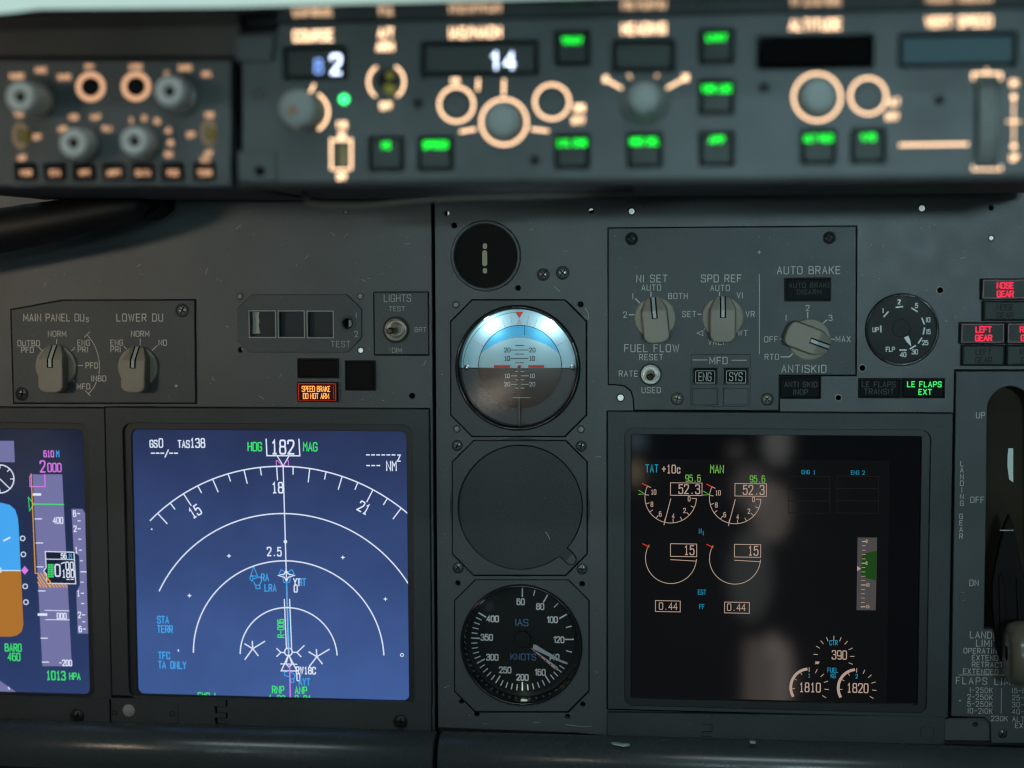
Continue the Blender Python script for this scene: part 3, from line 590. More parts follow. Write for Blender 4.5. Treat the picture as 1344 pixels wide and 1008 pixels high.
for l in ((834, 392, 840.5, 398.2), (825.7, 413, 832.6, 413), (854.4, 383.4, 854.4, 389), (944.3, 383.4, 944.3, 388), (916, 412.5, 921, 412.5), (1080.4, 424.4, 1085, 420), (1060, 410.3, 1060, 417.5), (1090, 445.2, 1095, 445.2), (1024.3, 445.2, 1028, 445.2)): b.line(*l, 1.5, d)
b.ribbon([(1025, 468.3), (1036, 468.3), (1041, 463.6)], 1.5, d); b.line(996.6, 360.3, 996.6, 464.5, .9, d); b.line(994.5, 331, 998.7, 331, .8, d); b.line(996.6, 329, 996.6, 333, .8, d)
b.ribbon([(922.5, 434), (914.5, 437.2), (922.5, 440.4)], .8, d, closed=True); b.line(924, 432.5, 925.5, 430.6, 1, d)
b.build('lettering', 'ink_dim2', t)
knob(t, 860, 417, 27, -6, .0022); knob(t, 948.4, 416, 27.2, 0, .0022); knob(t, 1062, 445.4, 27.5, 111, .0022)
toggle(t, 854, 491.4, 12.8, .0022, (853.5, 495), .015, 'pale_nut', 'lever_dark', .0023)
for x, y, m in ((829, 313.4, 'black_screw'), (1088.6, 312.2, 'black_screw'), (889, 523.3, 'screw_pale'), (1007, 524, 'screw_pale')): screw(t, x, y, 7.8, .0022, m, random.uniform(10, 70))
b = MB(); b.plate(rr(1030.3, 364.2, 1091, 395.6, .8, .0052), [rr(1032.3, 366, 1089, 393.8, .5, .0052)], .0052, .002); b.mi = 1; b.box(1032.6, 366.3, 1088.8, 393.5, .0046, .002, .5); a = b.build('caption_light', ['black_paint', 'cap_dark'], t, bevel=.0002)
b = MB(); b.text('AUTO BRAKE', 1063, 374.3, 5.9, .0048, .8, .64, .4); b.text('DISARM', 1062, 383.2, 5.9, .0048, .8, .66, .4); b.build('legend', 'ink_faint', a)
# MFD buttons
t = thing('button_panel', 946, 499, 'small MFD plate with lit ENG and SYS buttons over two blank ones', 'button panel')
H = [(909, 482, 941.6, 504.2), (949.4, 482, 982.2, 504.2)]
b = MB(); b.plate(rr(906.6, 465, 985, 533.6, .6, .0034), [rr(*q, .5, .0034) for q in H], .0034, .002); b.build('plate', 'plate_paint', t, bevel=.0003)
b = MB(); b.text('MFD', 943, 473.2, 8.6, .0035, 1, .66, .34); b.line(909, 472.4, 928, 472.4, .9, .0035); b.line(960.4, 472.8, 979.6, 472.8, .9, .0035); b.build('lettering', 'ink_dim2', t)
for (x0, y0, x1, y1), s_ in zip(H, ('ENG', 'SYS')):
    b = MB(); b.box(x0 + .6, y0 + .6, x1 - .6, y1 - .6, .0024, .001, .5); a = b.build('push_button', 'cap_brown', t, bevel=.0003)
    b = MB(); xm = (x0 + x1) / 2; b.rbox(x0 + 4, y0 + 4.6, x1 - 3.4, y1 - 1.6, .7, .0026, 1.6); b.text(s_, xm, 494.4, 10.6, .0026, 1, .42, .18); b.build('legend', 'legend_grey', a)
for x0 in (909, 949.4):
    b = MB(); b.box(x0, 509.4, x0 + 32.6, 531.2, .0048, .0034, .5); b.build('blank_button', 'plate_paint', t, bevel=.0003)
# captions
annun('caption_light', 1022.6, 494, 1077.8, 523.8, 'unlit ANTI SKID INOP caption under the AUTO BRAKE knob', 'light', [('ANTI SKID', 1051, 504.6), ('INOP', 1050.6, 514.6)], 'cap_dark', 'ink_faint', 'caption lights', w=1.2, h=6.4)
annun('caption_light', 1127, 496.4, 1182.4, 522.8, 'unlit LE FLAPS TRANSIT caption below the flap gauge', 'light', [('LE FLAPS', 1153.4, 504.4), ('TRANSIT', 1153.6, 513.8)], 'cap_dark', 'ink_faint', 'caption lights', w=1.1, h=6.8, d=.002)
emi('green_text', (70, 255, 120), 1.0)
annun('caption_light', 1183.6, 496.4, 1240.4, 522.8, 'green lit LE FLAPS EXT caption beside the landing gear panel', 'light', [('LE FLAPS', 1213.2, 504.4), ('EXT', 1214.2, 514.4)], 'cap_dark', 'green_text', 'caption lights', w=1.15, h=6.9, d=.002)
emi('red_text', (255, 48, 82), 1.25); mat('red_glow', (.05, .03, .03), .4, emit=(70, 8, 16), es=.5)
GR = 'landing gear lights'
def gl_(x0, y0, x1, y1, label, a, bt, cx_, lit):
    def ex(t):
        if lit:
            b = MB(); b.rbox(x0 + 2.6, y0 + 2.6, x1 - 2.6, y1 - 2.6, 1.0, .0044); b.build('lit_rim', 'red_glow', t)
    h = y1 - y0
    return annun('gear_light', x0, y0, x1, y1, label, 'gear light', [(a, cx_, y0 + h * .33), (bt, cx_, y0 + h * .72)], 'cap_grey', 'red_text' if lit else 'ink_dark', GR, 'black_paint', .0045, ex, 1.45 if lit else 1.1, h=7.4, wf=.61, sp=.2)
gl_(1288, 365.4, 1352, 393.6, 'red lit NOSE GEAR light, topmost of the gear lights', 'NOSE', 'GEAR', 1319.4, 1)
gl_(1290.5, 394.6, 1352, 421.4, 'unlit grey NOSE GEAR light just under the lit NOSE GEAR one', 'NOSE', 'GEAR', 1319.4, 0)
gl_(1260, 423, 1319.6, 451.6, 'red lit LEFT GEAR light above the unlit LEFT GEAR one', 'LEFT', 'GEAR', 1291, 1)
gl_(1262.5, 452.6, 1319, 480.4, 'unlit grey LEFT GEAR light, bottom left of the gear lights', 'LEFT', 'GEAR', 1291, 0)
gl_(1321, 423, 1382, 451.6, 'red lit RIGHT GEAR light cut by the right edge of the photo', 'RIGHT', 'GEAR', 1351, 1)
gl_(1320.6, 452.6, 1380, 480.4, 'unlit grey RIGHT GEAR light under the lit RIGHT GEAR one', 'RIGHT', 'GEAR', 1351, 0)
# ------------------------------------------------------------------ landing gear panel and lever
t = thing('lever_quadrant', 1300, 700, 'tall LANDING GEAR placard plate with UP, OFF, DN beside a dark slot', 'control panel')
d = .004
slot = [(1291.5, 826), (1292, 800), (1294.6, 640), (1295.3, 546)] + [(1326 - 30.6 * math.cos(math.radians(a)), 539 - 32 * math.sin(math.radians(a))) for a in range(8, 173, 8)] + [(1357, 546), (1359, 826)]
b = MB(); b.plate(W([(1254.8, 487.2), (1470, 487.2), (1470, 976), (1301, 975.5), (1300.4, 950), (1292, 941.5), (1262, 940.5), (1248.6, 940)], d), [W(slot, d)], d, -.004); b.gap(W([(1253.4, 485.8), (1470, 485.8), (1470, 940), (1247, 941)], .0001), 3); b.build('plate', ['plate_paint', 'void'], t, bevel=.0004)
b = MB(); d = .00415
for s_, x, y in (('UP', 1287, 545), ('OFF', 1282.6, 656), ('DN', 1278.4, 765)): b.text(s_, x, y, 7.6, d, .9, .6, .34)
for s_, y in zip('LANDING', (608.6, 617, 625.6, 634.2, 643, 651.6, 660.4)): b.text(s_ if s_ != 'I' else 'l', 1262.4, y, 6.4, d, .85, .66)
for s_, y in zip('GEAR', (677.7, 686.4, 695, 703.6)): b.text(s_, 1261.4, y, 6.4, d, .85, .66)
b.text('LANDING GEAR', 1273.5, 833, 8.6, d, 1, .62, .32, 'l'); b.text('LIMIT (IAS)', 1281.6, 844, 8.6, d, 1, .62, .32, 'l')
for s_, x, y in (('OPERATING', 1265, 853.8), ('EXTEND 270K', 1276, 863), ('RETRACT 235K', 1276, 871.8), ('EXTENDED 320K', 1264.4, 880.8)): b.text(s_, x, y, 6.6, d, .85, .62, .34, 'l')
b.line(1258.6, 885.8, 1420, 886.4, .8, d); b.text('FLAPS LIMIT (IAS)', 1255, 893, 8.8, d, 1, .62, .46, 'l')
for k, (s_, s2) in enumerate((('l-250K', 'l5-l90K'), ('2-250K', '25-l90K'), ('5-250K', '30-l75K'), ('l0-2l0K', '40-l62K'))): b.text(s_, 1302.5, 906.2 + 9.1 * k, 6.6, d, .85, .62, .34, 'r'); b.text(s2, 1328.5, 906.2 + 9.2 * k, 6.6, d, .85, .62, .34, 'l')
b.line(1314.4, 903.5, 1313.8, 936.5, .8, d); b.text('230K ALT FLAP', 1301, 942.8, 6.6, d, .85, .62, .34, 'l'); b.text('EXTEND', 1332.5, 952, 6.6, d, .85, .62, .34, 'l'); b.text('+', 1260, 919.5, 5, d, .7)
b.build('lettering', 'ink_dim2', t)
mat('gap_glow', (.5, .58, .55), .6, emit=(70, 84, 80), es=.8)  # emission painted in for background light seen through the slot
mat('slot_brown', (.034, .028, .020), .9, speck=.2, spec=.05)
b = MB(); b.flat(rr(1280, 495, 1440, 915, 0, -.018), -.018); b.build('slot_back', 'slot_brown', t)
b = MB(); b.flat(W([(1323.5, 588.5), (1329.8, 588.5), (1329.8, 633), (1324.5, 629), (1322.3, 612), (1322.6, 597)], -.0176), -.0176); b.build('slot_gap_glow', 'gap_glow', t)  # glowing patch laid over the slot back, no real opening
b = MB(); b.lathe(1264, 783, [(0, .0022), (4.5, .0026), (5, .0044), (6, .0044), (6.4, .004)], 26, ref=.004); b.build('screw', 'screw_metal', t)
screw(t, 1316, 963, 5.5, .004, 'screw_metal', 35)
t = thing('landing_gear_lever', 1330, 820, 'black landing gear lever with a translucent beige wheel shaped knob in the slot', 'lever')
mat('lever_black', (.005, .005, .005), .6, spec=.12, speck=.1)
b = MB(); b.plate(W([(1318.6, 690), (1325, 676), (1330, 690), (1338, 730), (1344, 760), (1354, 790), (1354, 868), (1314, 868), (1308, 850), (1303, 800), (1302, 770), (1308, 735)], .010), (), .010, .0045); b.build('arm', 'lever_black', t, bevel=.002, seg=3)
b = MB(); b.plate(W([(1311, 758), (1315, 752), (1319, 770), (1321, 850), (1313, 850)], .0115), (), .0115, .009); b.plate(W([(1334, 758), (1337, 762), (1345, 850), (1337, 850)], .0115), (), .0115, .009); b.build('rib', 'lever_black', t, bevel=.0006)
b = MB(); p0 = P(1324.5, 696, .0075); b.plate(W([(1312.6, 695.3), (1330.5, 695.3), (1330, 697), (1312.2, 697)], .0106), (), .0106, .0098); b.build('metal_strip', 'bright_metal', t)
mat('wheel_plastic', (.115, .102, .07), .3, spec=.5, speck=.15, coat=.5, var=.2)
b = MB()
cw = P(1356, 858, .03); q = sc(1356, 858, .03)
# wheel: torus like disc whose axle runs left to right, seen from its rim
prof = [(-27, 10), (-27, 33), (-24, 40), (-17, 43.5), (-9, 44), (0, 42), (9, 44), (17, 43.5), (24, 40), (27, 33), (27, 10)]; n = 56; rings = []
for ax_, r in prof: rings.append(b.add([(cw[0] + ax_ * q * 1.3, -.03 + r * q * math.cos(2 * math.pi * i / n), cw[1] + r * q * math.sin(2 * math.pi * i / n)) for i in range(n)]))
b.smooth = True
for a, c_ in zip(rings, rings[1:]):
    for i in range(n): b.face([a + i, a + (i + 1) % n, c_ + (i + 1) % n, c_ + i])
b.build('wheel_knob', 'wheel_plastic', t)
# ------------------------------------------------------------------ display units
mat('inner_frame', (.014, .016, .017), .5, spec=.4)
def screen_mat(name, top, bot, s, z0, z1, rough=.08, base=(.004, .004, .005), side=None):
    m = bpy.data.materials.new(name); m.use_nodes = True; nt = m.node_tree; p = nt.nodes['Principled BSDF']; L = nt.links.new
    p.inputs['Base Color'].default_value = (*base, 1); p.inputs['Roughness'].default_value = rough; p.inputs['Specular IOR Level'].default_value = .38
    g = nt.nodes.new('ShaderNodeNewGeometry'); sx = nt.nodes.new('ShaderNodeSeparateXYZ'); L(g.outputs['Position'], sx.inputs[0])
    r = nt.nodes.new('ShaderNodeMapRange'); r.inputs['From Min'].default_value = z0; r.inputs['From Max'].default_value = z1; L(sx.outputs['Z'], r.inputs['Value'])
    mx = nt.nodes.new('ShaderNodeMix'); mx.data_type = 'RGBA'; mx.inputs['A'].default_value = (*lin(bot), 1); mx.inputs['B'].default_value = (*lin(top), 1); L(r.outputs['Result'], mx.inputs['Factor'])
    n = nt.nodes.new('ShaderNodeTexNoise'); n.inputs['Scale'].default_value = 22; n.inputs['Detail'].default_value = 3; L(g.outputs['Position'], n.inputs['Vector'])
    mr = nt.nodes.new('ShaderNodeMapRange'); mr.inputs['From Min'].default_value = .3; mr.inputs['From Max'].default_value = .7; mr.inputs['To Min'].default_value = .9 * s; mr.inputs['To Max'].default_value = 1.1 * s; L(n.outputs['Fac'], mr.inputs['Value'])
    L(mx.outputs['Result'], p.inputs['Emission Color']); L(mr.outputs['Result'], p.inputs['Emission Strength']); MT[name] = m
zt, zb = P(350, 566, 0)[1], P(350, 918, 0)[1]
screen_mat('screen_blue', (40, 51, 87), (64, 92, 152), 1, zb, zt)
screen_mat('screen_navy', (26, 32, 52), (44, 62, 108), 1, zb, zt)
screen_mat('screen_black', (2, 2, 3), (3, 2, 3), 1, zb, zt, .05)
for nme, c_, s_ in (('e_white', (226, 236, 255), 1.0), ('e_cyan', (70, 180, 255), .85), ('e_green', (70, 245, 120), .85), ('e_magenta', (225, 130, 245), .9), ('e_slate', (122, 122, 172), .9), ('e_sky', (72, 170, 245), .95), ('e_brown', (176, 116, 48), .95),
                  ('e_amber', (240, 170, 50), .9), ('e_navy', (26, 34, 60), 1), ('d_pink', (200, 172, 156), .75), ('d_cyan', (32, 150, 185), .8), ('d_green', (112, 180, 78), .85), ('d_red', (215, 50, 40), .9), ('d_amber', (205, 120, 50), .8), ('d_grey', (76, 74, 74), .9), ('d_dgreen', (28, 66, 22), 1), ('d_faint', (27, 24, 25), 1)): emi(nme, c_, s_)
def display(x0, y0, x1, y1, strip, o, s, label, smat, dS=-.0012):
    """o: opening of the bezel, s: visible screen"""
    t = thing('display_unit', (x0 + x1) / 2, (y0 + y1) / 2, label, 'display', 'cockpit displays')
    b = MB(); b.plate(rr(x0, y0, x1, y1, .8, .0036), [rr(*o, 12, .0036)], .0036, 0); b.gap(rr(x0 - .6, y0 - .8, x1 + .8, y1, .8, .0001), 2.6); b.build('bezel', ['bezel_paint', 'void'], t, bevel=.0005)
    b = MB(); b.plate(rr(o[0] - 1, o[1] - 1, o[2] + 1, o[3] + 1, 12, .0026), [rr(*s, 8 if smat != 'screen_black' else 2, .0012)], .0012, -.0008); b.build('inner_frame', 'inner_frame', t, bevel=.0006)
    b = MB(); b.flat(rr(s[0] - 6, s[1] - 5, s[2] + 6, s[3] + 6, 0, dS), dS); sn = b.build('screen', smat, t)
    return t, sn
def strip(t, pts, d=.0045):
    b = MB(); b.plate(W(pts, d), (), d, 0); return b.build('lower_strip', 'bezel_paint', t, bevel=.0004)
# left display -----------------------------------------------------
t, sn = display(-90, 535.2, 141.5, 915.4, None, (-70, 555, 119.4, 913.4), (-66, 563.2, 113.2, 909.2), 'display at the left edge with blue and brown horizon and altitude tape reading 2000', 'screen_navy')
strip(t, [(-90, 913), (143.6, 916.8), (144.2, 953.5), (-90, 948)]); screw(t, 101, 940, 8.6, .0045, 'black_screw', 15)
d = -.0011; G = {}
def L_(k):
    if k not in G: G[k] = MB()
    return G[k]
L_('e_slate').flat(W([(-10, 578.6), (18.2, 578.6), (19.4, 606.8), (-10, 606.4)], d), d)
L_('e_white').ring(0, 628.6, 18.4, 1.4, d); L_('e_white').line(0, 628.6, 13.2, 641.4, 1.2, d)
for a in (0, 45, 90, 180): s_, c_ = math.sin(math.radians(a)), math.cos(math.radians(a)); L_('e_white').line(18 * s_, 628.6 - 18 * c_, 14 * s_, 628.6 - 14 * c_, 1.1, d)
L_('e_sky').flat(W([(-30, 748.4), (27.2, 748.4), (24.4, 690), (23.4, 680), (20, 669), (12.5, 662.5), (2, 660), (-30, 660)], d), d)
L_('e_brown').flat(W([(27.4, 749), (30.6, 820), (28.4, 829), (22, 834), (14, 835.6), (-30, 835.6), (-30, 749)], d), d)
d += .0001; w = L_('e_white'); w.line(-20, 748.8, 27.2, 748.8, 1.1, d); w.rbox(-6, 745.6, 1.2, 750.8, 1.1, d); w.line(5, 709.6, 13.2, 705.4, 1.9, d)
for x, y in ((29.7, 706.6), (30.7, 727.6), (33.1, 769.6), (34.1, 790.3)): w.ring(x, y, 3, 1.1, d, n=20)
L_('e_magenta').flat(W([(32.5, 742.8), (37.3, 748.6), (32.5, 754.2), (27.8, 748.6)], d), d)
L_('e_magenta').dt('610', 64, 595.6, 7, d, 1.3, .56, .5); L_('e_cyan').dt('M', 75.8, 595.6, 7, d, 1.3, .5); L_('e_magenta').dt('2', 56, 612.2, 12.8, d, 1.8, .5); L_('e_magenta').dt('000', 71.5, 613.6, 9.6, d, 1.5, .5, .35)
L_('e_slate').flat(W([(42.6, 622.6), (81.6, 622.6), (94.2, 874.4), (55.6, 874.4)], d), d); L_('e_slate').flat(W([(93.8, 667.8), (108.4, 668), (111.6, 673.5), (112.2, 700), (115.6, 831.6), (102, 831.6), (100.2, 776.5), (104.8, 768), (103.9, 730), (96.6, 722)], d), d)
d += .0001; L_('e_magenta').ribbon([(41.5, 622.8), (39.2, 625.5), (39.6, 638.6), (59.4, 638.6), (58.6, 622.6)], 1.3, d); L_('e_amber').ribbon([(41, 622), (46.4, 752.4), (49.2, 752.4)], 1.2, d)
for k in range(9):
    x = 49.5 + k * 4.2; y = 752.5
    if k < 3: L_('e_amber').line(x, y, min(x + 12, x + 18 - k), y + 18.5 - k, 1.5, d)
    else: L_('e_amber').line(x + 1.5, 766.2, x + 5, 770.6, 1.4, d)
L_('e_amber').line(49.4, 757.5, 57.5, 770.6, 1.5, d); L_('e_amber').line(49.8, 764, 53.5, 770.6, 1.5, d)
for x, y, l, w_ in ((44, 649, 9, 3), (45.8, 681, 8.8, 1.2), (47.2, 712.6, 8.8, 1.2), (48.4, 744, 8.4, 1.2), (50.4, 775.6, 8.8, 1.2), (50.4, 806.6, 10.8, 3), (53.6, 837.6, 8.8, 1.2), (55.2, 869, 9, 1.2)): w.line(x, y, x + l, y, w_, d)
w.dt('400', 76.2, 683, 7, d, 1.2, .5, .4); w.dt('000', 81, 808.5, 6.6, d, 1.2, .5, .4); w.dt('-200', 86, 870, 6.6, d, 1.2, .5, .4); w.line(59, 801, 90.6, 801.6, .9, d); w.line(59.4, 813.2, 91, 813.6, .9, d)
L_('e_green').ribbon([(37.2, 652.6), (44.4, 661.6), (38.8, 670.4)], 1.2, d, closed=True); L_('e_green').line(44, 661.6, 83.8, 662.2, 1.3, d)
L_('e_navy').flat(W([(59.4, 723.8), (97, 724.8), (99.4, 766.2), (61.6, 765.6), (61, 753.5), (57.2, 749.4), (60.6, 745)], d), d)
d += .0001; w.ribbon([(59.4, 723.8), (97, 724.8), (99.4, 766.2), (61.6, 765.6), (61, 753.5), (57.2, 749.4), (60.6, 745)], 1.1, d, closed=True); w.line(59.8, 733.8, 97.5, 734.4, .9, d)
w.dt('56', 83.6, 729.6, 5.8, d, 1.1, .58, .4); L_('e_cyan').dt('M', 92.4, 730, 6, d, 1.1, .55); w.dt('0', 75.6, 748.6, 13.6, d, 1.7, .46); w.dt('00', 91.4, 742.6, 8.6, d, 1.3, .5, .3); w.line(80.5, 739.6, 85, 738, 1.2, d); w.dt('180', 89.6, 753, 8.6, d, 1.3, .5, .3); w.line(87.6, 760.4, 91, 760.4, 1.1, d); w.line(93, 760.4, 96.6, 760.4, 1.1, d)
for k in range(6):
    for j in range(4): L_('e_green').flat(W([(62.8 + 2 * j, 740.4 + 3 * k), (64.4 + 2 * j, 740.4 + 3 * k), (64.4 + 2 * j, 742.8 + 3 * k), (62.8 + 2 * j, 742.8 + 3 * k)], d), d)
for s_, x, y in (('6', 98, 674), ('2', 98.6, 694), ('1', 100.2, 722), ('1', 103, 778.6), ('2', 104.4, 807), ('6', 105.4, 825.6)): w.dt(s_, x, y, 6.6, d, 1.2, .5); w.line(x + 3.6, y, x + 7, y, 1.2, d)
for x, y in ((103.6, 683.6), (104.6, 707.6), (106.6, 736), (107.4, 764), (108.4, 792), (109.8, 816)): w.line(x - 1.4, y, x + 2, y, 1.1, d)
w.line(106, 750.4, 113.2, 750.4, 1.3, d)
g_ = L_('e_green'); g_.dt('BARO', 17.4, 850, 8.4, d, 1.4, .46, .3); g_.dt('460', 18.4, 862, 8.6, d, 1.4, .52, .3); g_.dt('1013', 73.4, 886.6, 9.8, d, 1.6, .56, .45); g_.dt('HPA', 98.4, 887.6, 7.6, d, 1.3, .5, .3)
L_('e_slate').flat(W([(-20, 889), (0, 893.6), (23.4, 909.6), (23, 912), (-20, 912)], d), d); w.line(11, 902, 12.4, 904.6, 1.4, d)
for k, m in G.items(): m.build({'e_white': 'white_symbols', 'e_cyan': 'cyan_symbols', 'e_green': 'green_symbols', 'e_magenta': 'magenta_symbols', 'e_slate': 'scale_tape', 'e_sky': 'sky_field', 'e_brown': 'ground_field', 'e_amber': 'amber_symbols', 'e_navy': 'readout_box'}[k], k, sn)
# navigation display ------------------------------------------------
t, sn = display(142.6, 536, 564.6, 918.4, None, (165, 556.4, 542.2, 920.6), (176.6, 565, 535, 915.4), 'large blue navigation display with white range arcs and heading 182 on top', 'screen_blue')
st = strip(t, [(145.6, 916.6), (565.6, 921.6), (566.2, 964.6), (146, 953.5)])
screw(t, 525.5, 947.4, 8.8, .0045, 'black_screw', 5)
b = MB(); b.lathe(169, 932.6, [(0, .0050), (7, .0050), (8, .0045)], 32, ref=.0045); b.build('grey_dot', 'pin_grey', t)
b = MB(); b.ring(150.4, 935.4, 3, .8, .0047, n=20); b.ring(226.4, 936.8, 3, .8, .0047, n=20); b.line(145, 0, 145, 0, 1, 0) if 0 else None
for l in ((297.5, 919.5, 297.5, 926, 2.6), (283, 927.8, 284, 935, 3.4), (297.5, 936, 297.5, 942, 2.6), (283.4, 942.6, 284.4, 949, 3.4), (297.6, 951, 297.8, 956.4, 2.6)): b.line(*l, .0047)
for l in ((285, 927.6, 297, 927.8, .7), (285, 934.8, 298, 935.6, .7), (285, 943, 297, 943.2, .7), (285, 949.6, 298, 950.4, .7), (233.4, 922, 233.6, 955, .5)): b.line(*l, .0047)
b.build('hinge_slot', 'void', t)
G = {}; d = -.001; w = L_('e_white'); g_ = L_('e_green'); c_y = L_('e_cyan'); mg = L_('e_magenta')
C0 = Vector((379, 861)); UX = Vector((1, .0137)); UY = Vector((-.0289, -1.0))
def nd(r, a): q = C0 + UX * (r * math.sin(math.radians(a))) + UY * (r * math.cos(math.radians(a))); return (q.x, q.y)
def ndarc(r, a0, a1, w_=1.5, n=70): w.ribbon([nd(r, a0 + (a1 - a0) * i / n) for i in range(n + 1)], w_, d)
ndarc(249, -45.2, 42); ndarc(187, -63.6, 63); ndarc(125, -88.6, 88.6); ndarc(63.6, -88, 88)
for hd in range(140, 226, 5):
    a = hd - 182; l = 17 if hd % 10 == 0 else 9; w.ribbon([nd(248, a), nd(248 - l, a)], 1.4, d)
for hd, s_ in ((150, '15'), (180, '18'), (210, '21')):
    a = hd - 182; x, y = nd(222, a); w.dt(s_, x - (0 if hd != 180 else .5), y + (1 if hd == 180 else 0), 12.2, d, 1.7, .5, .35, rot=a + 1)
w.line(371.6, 612, 378.8, 857, 1.4, d); w.ring(374.6, 711, 1.7, 1.3, d, n=14); w.dt('2.5', 360, 724, 10, d, 1.5, .54, .45)
w.dt('GS', 201.6, 582.4, 8.2, d, 1.4, .5, .3); w.dt('0', 211.2, 581.4, 10, d, 1.4, .46); w.dt('TAS', 241.2, 582.8, 8.2, d, 1.4, .5, .3); w.dt('138', 259.4, 581.4, 10.2, d, 1.5, .5, .4)
for x in (198.5, 204.7, 210.9, 222.5, 228.9): w.line(x, 594.8, x + 4.2, 594.8, 1.5, d)
w.line(216.6, 600, 221, 590.4, 1.4, d)
g_.dt('HDG', 334.4, 586.2, 9.8, d, 1.5, .5, .35); g_.dt('MAG', 407.2, 586.4, 9.8, d, 1.5, .5, .35)
w.ribbon([(349.4, 576.2), (350.4, 598), (393.6, 598.2), (392.4, 576.4)], 1.5, d); w.dt('182', 371, 586.8, 16, d, 2.1, .56, .4)
w.ribbon([(364.2, 599), (371.8, 611.6), (379, 599)], 1.3, d)
mg.ribbon([(371, 612.6), (363, 612.8), (362.6, 604.6), (364.6, 604.6), (370.6, 611.6)], 1, d); mg.ribbon([(372.6, 612.6), (378.6, 612.8), (378.6, 604.6), (376.4, 604.8), (372.6, 610.8)], 1, d)
for k in range(6): w.line(481 + 6.7 * k, 597, 485 + 6.7 * k, 597, 1.5, d)
w.dt('z', 523.6, 599.2, 11, d, 1.4, .5)
for k in range(3): w.line(481.2 + 6.7 * k, 611, 485.2 + 6.7 * k, 611, 1.5, d)
w.dt('NM', 513.8, 611.6, 11, d, 1.5, .46, .35)
for x, y, r in ((300.6, 729.6, 1.4), (450, 731.6, 1.4), (199.2, 694.6, .5), (248.6, 781.8, 1.4), (505.8, 786.2, 1.3)): w.lathe(x, y, [(0, d), (r, d)], 10); w.line(x - r * 1.6, y, x + r * 1.6, y, 1, d); w.line(x, y - r * 1.5, x, y + r * 1.5, 1, d)
w.line(234, 852.6, 234.2, 855, 1.4, d); w.ring(527.6, 859.6, 2, 1, d, n=18)
c_y.dt('STA', 214, 813.4, 8, d, 1.4, .5, .35); c_y.dt('TERR', 216.6, 825.6, 8, d, 1.4, .5, .35); c_y.dt('TFC', 215.4, 860.4, 8, d, 1.4, .5, .35); c_y.dt('TA ONLY', 226, 872.8, 8, d, 1.4, .5, .38)
z5 = lambda X, Y: (150 + X / 3.625, 730 + Y / 3.625); z6 = lambda X, Y: (300 + X / 3.625, 730 + Y / 3.625)
def poly(m, f, pts, w_=1.1, cl=True): m.ribbon([f(*p) for p in pts], w_, d, closed=cl)
poly(c_y, z6, [(120, 50), (105, 93), (138, 95)]); poly(c_y, z6, [(103, 97), (110, 92), (118, 108), (112, 118), (103, 110)]); poly(c_y, z6, [(122, 106), (152, 98), (158, 118), (146, 138), (128, 138), (120, 122)], cl=False); poly(c_y, z6, [(129, 138), (131, 154), (150, 154), (149, 138)])
c_y.dt('RA', 347.8, 757.8, 8, d, 1.3, .5, .3); c_y.dt('LRA', 355, 771.6, 8, d, 1.3, .5, .35)
poly(c_y, z6, [(241, 85), (250, 64), (268, 74), (262, 92)]); poly(c_y, z6, [(284, 74), (302, 64), (312, 84), (292, 92)]); poly(c_y, z6, [(259, 100), (262, 124), (290, 124), (294, 100)])
poly(w, z6, [(236, 92), (266, 84), (274, 66), (283, 84), (314, 92), (284, 100), (276, 122), (266, 100)], 1.3)
w.dt('Y', 387.4, 764, 8.4, d, 1.4, .5); c_y.dt('HT', 396.4, 764, 8.4, d, 1.4, .5, .3); w.dt('T', 392.4, 764.4, 8.4, d, 1.2, .4); w.dt('0', 388.2, 772.4, 8.4, d, 1.4, .46)
w.line(373.2, 786.6, 376, 851, 1.3, d); w.line(380.2, 786.6, 382.8, 851, 1.3, d); c_y.line(376.2, 763, 379.6, 856, 1.6, d)
g_.dt('R-006', 368.6, 824.8, 7.4, d, 1.4, .56, .42, rot=-90)
def star(f, cx_, cy_, ends):
    for e in ends: p, q = f(cx_, cy_), f(*e); w.line(*p, *q, 1.5, d)
star(z6, 115, 440, ((172, 405), (78, 491), (141, 473), (113, 405), (77, 417))); star(z6, 420, 478, ((479, 443), (384, 525), (446, 512), (418, 444), (382, 455)))
poly(w, z6, [(229, 439), (249, 458), (229, 477)], 1.4, False); w.line(*z6(249, 458), *z6(268, 458), 1.4, d); w.ring(*z6(285, 455), 5, 1.5, d, n=26); w.line(*z6(302, 457), *z6(325, 457), 1.4, d); poly(w, z6, [(360, 425), (326, 458), (345, 478)], 1.4, False)
poly(w, z6, [(286, 468), (251, 545), (326, 546)], 1.4); poly(w, z6, [(286, 470), (274, 512), (290, 530), (302, 512)], 1.2); w.line(*z6(248, 512), *z6(326, 514), 1.2, d)
mg.line(380.2, 872, 381.2, 920, 1.6, d); poly(c_y, z6, [(266, 552), (290, 546), (318, 566), (312, 582), (294, 584), (290, 574), (266, 566)]); poly(c_y, z6, [(295, 584), (297, 600), (311, 600), (310, 584)])
w.dt('RW18C', 401.4, 880, 8, d, 1.4, .52, .38); w.dt('0', 391.6, 888.8, 8.4, d, 1.4, .46); c_y.dt('AYT', 399.4, 894.8, 8, d, 1.4, .52, .38)
g_.dt('RNP', 365, 905.2, 8.2, d, 1.4, .5, .35); g_.dt('ANP', 395, 906, 8.2, d, 1.4, .5, .35); g_.dt('1.00', 363.4, 917.2, 8.4, d, 1.4, .5, .4); g_.dt('0.01', 398, 917.6, 8.4, d, 1.4, .5, .4); g_.dt('FMC L', 273, 914, 8.2, d, 1.4, .5, .35)
for k, m in G.items(): m.build({'e_white': 'white_symbols', 'e_cyan': 'cyan_symbols', 'e_green': 'green_symbols', 'e_magenta': 'magenta_symbols'}[k], k, sn)
